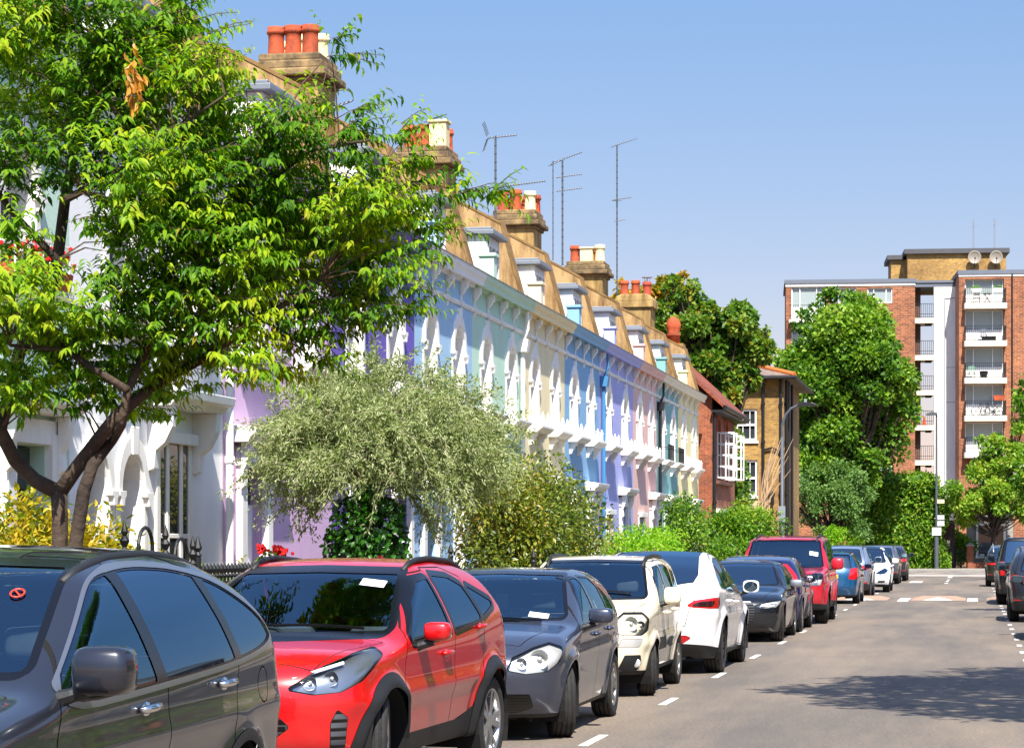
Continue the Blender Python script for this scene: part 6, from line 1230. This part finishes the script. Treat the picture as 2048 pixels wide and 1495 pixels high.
big('holm_tree', 'dark grey-green small tree left of the ivy hedge across the junction', 1660, 149, [(1660, 975, 60, 14), (1610, 965, 38, 8), (1720, 980, 48, 9), (1640, 1030, 42, 8), (1700, 1040, 44, 8), (1585, 985, 22, 4), (1725, 1060, 30, 4)], 15000, .2, .5, LM_GREY, 24, .15)
for lab, px, Y, bl, n in (('slender street tree with yellow-green leaves in front of the shop window', 1985, 157, [(1985, 960, 50, 10), (1930, 1000, 42, 8), (2020, 985, 46, 10), (1945, 1012, 36, 7), (1990, 900, 34, 6), (1905, 1012, 20, 4), (2030, 920, 30, 5), (1960, 880, 14, 3), (2050, 1020, 28, 5), (2035, 850, 26, 5), (2046, 800, 22, 4), (2015, 920, 36, 7)], 16000),
                          ('street tree with yellow-green leaves at the right edge of the photo', 2100, 112, [(2075, 800, 45, 9), (2090, 900, 62, 10), (2075, 960, 52, 9), (2130, 850, 70, 9), (2060, 740, 18, 3), (2110, 1000, 60, 8)], 9000)):
    big('street_tree', lab, px, Y, bl, n, .24, .6, LM_GREEN if px > 2050 else leafmat('lane_leaf', ['3c6018', '587f20', '749a2c', '8fae3a', 'a0a03c'], .4), int(px), .12, group='street trees on the right')
def slab_hedge(name, label, c, R, n, L, mat, seed, cat='hedge'):
    """broad clipped wall of leaves on a woody core"""
    g = np.random.default_rng(seed); t = thing(name, label, cat, (c[0], c[1], .1)); u = g.uniform(-1, 1, size=(n, 3)); ax = g.integers(0, 3, n)
    ax = np.where(g.random(n) < .55, 1, ax); u[np.arange(n), ax] = np.where((ax == 1) | (g.random(n) < .5), -1, 1); u[ax == 2, 2] = 1
    q = np.maximum(np.abs(u[:, 0])**6+np.abs(np.clip(u[:, 2], 0, 1))**6, 1)**(1/6); u[:, 0] /= q; u[:, 2] /= q
    P = u*np.array(R)+g.normal(size=(n, 3))*.16+np.array([0, 0, R[2]]); P += .22*np.sin(P[:, [2, 0, 1]]*1.9+seed)
    D = u*.4+g.normal(size=(n, 3))*.5+np.array([0, 0, -.45]); leaves('foliage', P, D, u+g.normal(size=(n, 3))*.4, L*(.6+.8*g.random(n)), L*.8, mat, t, None, .25, .1, full=False)
    MB().box(-R[0]*.8, R[0]*.8, -R[1]*.6, R[1]*.6, 0, R[2]*1.8).build('core', pm('hedge_core', '1d2a10', .9, .3, 2), t); return t
h = at(1812, 1087, Y=156.6)
slab_hedge('ivy_hedge', 'tall bright green ivy hedge behind the lamp across the junction', (h.x-.3, 157.0, 0), (2.6, .8, 2.9), 20000, .21, LM_GREEN, 51)
shrub('creeper', 'green creeper climbing between the red brick house and the corner house', 'climber', (-10.2, 100.5, 3.4), (.6, 1.6, 3.2), 26, .6, 8000, .17, .7, LM_SYC, seed=52)
shrub('laurel_bush', 'rounded yellow-green bush beyond the red off-roader', 'bush', tuple(at(1680, 1080, Y=148)), (1.0, 1.0, .7), 10, .5, 2600, .16, .5, LM_LIME, seed=53)
shrub('garden_shrub', 'leafy shrub behind the iron gate across the junction', 'bush', (-.75, 159.6, 1.4), (.6, .5, 1.5), 12, .45, 3000, .17, .6, LM_PLANE, seed=54)
o = leaves('grass', np.column_stack([RNG.uniform(-12, -6.2, 5000), RNG.uniform(100, 128, 5000), np.full(5000, .05)]), randdir(5000, 2.2), randdir(5000), RNG.uniform(.3, 1.1, 5000), .05, leafmat('dry_grass', ['8a8a3a', 'a89a4a', '7d8c3a'], .3), None); tag(o, None, None, None, 'stuff')
b = MB(); g = np.random.default_rng(9)
t = thing('bare_branches', 'bundle of bare pale branches against the corner house', 'branches', (-9.0, 106.5, 0))
for k in range(16):
    e = np.array([g.normal()*.5+.6, g.normal()*.4, 5.0+1.6*g.random()]); b.tube([(-.6, 0, .1), (-.5+.2*g.normal(), 0, 2.5), e*.6+np.array([-.2, 0, 1.2]), e], [.05, .04, .025, .008], 5, False)
b.build('stems', pm('pale_branch', 'b79a78', .85, .2, 5), t, fix=False)
# street trees on the right pavement: outside the frame, they throw the shadows on the road
tree('street_tree', 'broad street tree by the right kerb whose shadow crosses the road', 'tree', (4.2, 21, .1), [((4.2, 21, .1), .22), ((4.1, 21, 4), .18), ((3.8, 21, 6.6), .14)],
     [(x*.9+1.55, 21.4+(y-21.4)*1.25, z, r*1.1, r*1.1, r*.7) for x, y, z, r in ((-.7, 21.6, 8.9, 1.0), (.2, 20.0, 9.2, 1.2), (.4, 22.9, 9.0, 1.2), (1.3, 21.4, 9.8, 1.5), (2.4, 18.6, 9.2, 1.5), (2.6, 23.6, 9.4, 1.6), (3.4, 21, 10.2, 1.8), (.9, 18.6, 9.0, 1.0), (1.5, 24.7, 9.1, 1.1), (3.9, 24, 9, 1.5), (4.2, 18.6, 9, 1.5), (-1.5, 21.2, 8.7, .5), (-.6, 23.2, 8.9, .6), (-.5, 19.4, 9, .6))], 16000, .2, .55, LM_PLANE, group='street trees on the right')
tree('street_tree', 'smaller street tree behind the black off-roader throwing a thin shadow', 'tree', (4.3, 57.5, .1), [((4.3, 57.5, .1), .15), ((4.3, 57.5, 5.2), .1)],
     [(x, y, z, 1, .7, .8) for x, y, z in ((2.5, 57.4, 7.4), (3.6, 58.2, 7.8), (3.4, 57, 7), (4.6, 57.6, 7.6), (4.2, 58, 8.6))], 3500, .2, .55, LM_PLANE, group='street trees on the right')

# ------------------------------------------------------------------ garden railings
def railing(Y0, L_, label, z=1.38, x=-7.45, mat=IRON, step=.115, spear=True):
    t = thing('garden_railing', label, 'railing', (x, Y0, .06), 0, 'front garden railings'); m = MB(); n = int(L_/step)
    m.box(-.1, .1, 0, L_, 0, .42); m.build('plinth', M_KERB, t); m = MB()
    for i in range(n):
        y_ = (i+.5)*step; m.box(-.011, .011, y_-.011, y_+.011, .42, z-.14)
        if spear: m.lathe([(.012, z-.16), (.03, z-.13), (.014, z-.11), (.034, z-.06), (.003, z)], (0, y_, 0), 6)
    for zz in (.5, z-.2): m.box(-.02, .02, 0, L_, zz-.015, zz+.015)
    m.build('bars', mat, t)
    for yy in (0, L_):
        p = MB(); p.tube([(0, yy, 0), (0, yy, z+.06)], .035, 8); p.lathe([(.025, z+.05), (.042, z+.08), (.02, z+.11), (.046, z+.15), (.006, z+.27)], (0, yy, 0), 8); p.build('post', mat, t)
railing(22.3, 5.6, 'black spear topped railings in front of the white and mauve houses', 1.45)
railing(28.4, 5.4, 'black spear topped railings under the ivy-clad tree')
railing(34.2, 8.5, 'black spear topped railings along the tall yellow-green bush', 1.3, -6.3)
railing(43.2, 3.2, 'white picket railings just beyond the yellow-green bush', 1.5, -7.4, WFR, .14, False)
railing(47, 8, 'black railings under the purple hedge', 1.2, -6.35)
railing(62, 9, 'black railings in front of the big green bush', 1.25, -6.0)
t = thing('garden_gate', 'black iron gate with hoops and fleur finials behind the dark grey car', 'gate', (-7.45, 20.2, .06))
for y_, z in ((.05, 1.75), (1.15, 1.72), (1.95, 1.62)):
    m = MB(); m.tube([(0, y_, 0), (0, y_, z-.2)], .02, 8); m.lathe([(.02, z-.2), (.045, z-.17), (.02, z-.14), (.05, z-.08), (.02, z-.04), (.035, z), (.004, z+.1)], (0, y_, 0), 8); m.build('post', IRON, t)
for yc, z, r in ((.6, 1.6, .19), (1.6, 1.5, .19)):
    q = MB(); q.tube([(0, yc-r, .1), (0, yc-r, z)]+[(0, yc-r*cos(a), z+r*sin(a)) for a in np.linspace(.2, pi-.2, 9)]+[(0, yc+r, z), (0, yc+r, .1)], .018, 8); q.build('hoop', IRON, t)
q = MB(); q.box(-.015, .015, .05, 1.95, .5, .53); q.box(-.015, .015, .05, 1.95, 1.2, 1.23); q.build('rails', IRON, t)

# ------------------------------------------------------------------ tv aerials on the chimneys
AERM = pm('weathered_metal', '5c6066', .5, .15, 6, metallic=.5)
def aerial(p, h, label, heads, r=.028):
    """heads: (z, yaw, length, kind) yagi or grid antennas fixed on the mast"""
    t = thing('tv_aerial', label, 'aerial', p, 0, 'aerials on rooftop masts'); m = MB(); m.tube([(0, 0, 0), (0, 0, h)], r, 8)
    for k in range(int(h/.22)): m.tube([(0, 0, k*.22), (0, 0, k*.22+.015)], r*1.5, 6)
    m.build('mast', AERM, t)
    for z, yaw, L_, kind in heads:
        q = MB(); c, s = cos(yaw), sin(yaw); R = lambda x, y, zz: (x*c-y*s, x*s+y*c, zz)
        tl_ = .12 if kind != 'tilt' else .35
        q.tube([R(-L_*.25, 0, z-tl_*.25), R(L_*.75, 0, z+tl_*.75*L_)], .017, 5)
        for i in range(int(L_/.07)):
            f = -.2+.95*i/max(1, int(L_/.07)-1); w2 = .16-.05*f; zz = z+tl_*f*(L_ if f > 0 else 1)
            q.tube([R(L_*f, -w2, zz), R(L_*f, w2, zz)], .009, 4)
        if kind == 'grid':
            for sg in (-1, 1):
                for i in range(7):
                    a = .06+.05*i; q.tube([R(-L_*.25-.02-a*.3, -.22, z+sg*a), R(-L_*.25-.02-a*.3, .22, z+sg*a)], .007, 4)
                for yy in (-.2, 0, .2): q.tube([R(-L_*.25-.02, yy, z+sg*.04), R(-L_*.25-.14, yy, z+sg*.38)], .007, 4)
        q.build('antenna', AERM, t)
def roofp(px, py, X): a = at(px, py, X=X); return (a.x, a.y, a.z)
def mastpx(px, y0, y1, X): p = roofp(px, y0, X); return p, at(px, y1, X=X).z-p[2]
p, h = mastpx(991, 440, 272, -12.5); aerial(p, h, 'tall roof aerial with a square grid reflector, leftmost of the masts', [(h-.03, .35, .75, 'grid')])
p, h = mastpx(1125, 530, 318, -12.6); aerial(p, h, 'roof aerial with three tiers of antennas behind the cream chimney pots', [(h, .2, .8, 'tilt'), (h-.55, .15, .8, 'y'), (h-.98, .15, .8, 'y')])
p, h = mastpx(1106, 520, 322, -12.2); aerial(p, h, 'rusty leaning mast close to the three tier aerial', [(h-.05, .5, .4, 'tilt')], .016)
p, h = mastpx(1234, 600, 290, -13.2); aerial(p, h, 'tallest roof aerial with one antenna at the top and crossed ones halfway', [(h, .3, 1.0, 'tilt'), (h-2.05, .1, .7, 'y'), (h-2.1, 1.9, .6, 'y'), (h-2.85, .2, .4, 'y')])
p, h = mastpx(1020, 400, 386, -12.6); aerial(p, h+.2, 'small low antenna lying behind the red and cream chimney pots', [(h+.2, .1, 1.3, 'y')], .015)
p, h = mastpx(862, 262, 238, -12.8); aerial(p, h, 'small bent aerial between the terracotta pots of a stained chimney', [(h, .8, .5, 'tilt')], .015)
p, h = mastpx(664, 232, 214, -11.5); aerial(p, h, 'stub of an aerial poking from the roof beside the tallest chimney', [(h, .5, .5, 'tilt')], .015)
# ------------------------------------------------------------------ houses on the other side of the road (outside the frame; cars mirror them)
def across(Y0, br, label, Wd=8.0):
    t = thing('brick_terrace_house', label, 'house', (15.5, Y0, 0), pi, 'brick houses across the road'); m = MB()
    ops = [(y, z, w2, h_) for y in (-1.6, -6.2) for z, w2, h_ in ((.9, .65, 1.7), (4.0, .6, 1.6))]+[(-3.9, .15, .5, 2.3), (-3.9, 4.0, .5, 1.6)]
    m.plate([(-Wd, 0), (0, 0), (0, 6.4), (-Wd, 6.4)], [[(y-w2, z), (y+w2, z), (y+w2, z+h_), (y-w2, z+h_)] for y, z, w2, h_ in ops], 'x', 0, -.3)
    m.box(-7, -.301, -Wd, -Wd+.3, 0, 6.4); m.box(-7, -.301, -.3, 0, 0, 6.4); m.build('wall', br, t)
    for y, z, w2, h_ in ops:
        f = MB(); [f.box(-.2, -.12, y+k*w2-.04, y+k*w2+.04, z, z+h_) for k in (-.95, 0, .95)]; [f.box(-.2, -.125, y-w2, y+w2, q-.04, q+.04) for q in (z+.04, z+h_/2, z+h_-.04)]; f.box(-.05, .1, y-w2-.08, y+w2+.08, z-.1, z)
        w_ = f.build('door' if z < .5 else 'window', WFR, t); MB().box(-.24, -.23, y-w2, y+w2, z, z+h_).build('pane', GLASS, w_)
    r_ = MB().prism([(.4, 6.35), (.4, 6.5), (-3.5, 9.2), (-7.4, 6.5), (-7.4, 6.35), (-3.5, 9.0)], 'y', -Wd, 0); rf = r_.build('roof', GTILE, t)
    c = MB().box(-4.1, -2.9, -.7, .0, 8.2, 10.3); ch = c.build('chimney', br, rf)
    for k in range(3): pot(TERRA, (-3.9+k*.4, -.35, 10.3), ch)
for i, (br, lb) in enumerate(((RBRICK, 'red brick house across the road from the red crossover'), (YBRICK, 'yellow brick house across the road from the cream car'), (RBRICK, 'red brick house across the road from the black saloon'), (YBRICK, 'yellow brick house across the road from the red off-roader'), (RBRICK, 'red brick house across the road from the teal estate'))):
    across(16+i*11.5, br, lb)
shrub('hedge', 'dark clipped hedge across the road before the brick houses', 'hedge', (7.2, 40, 1.1), (.6, 26, .8), 60, 1.2, 9000, .14, .55, LM_PLANE, seed=71)
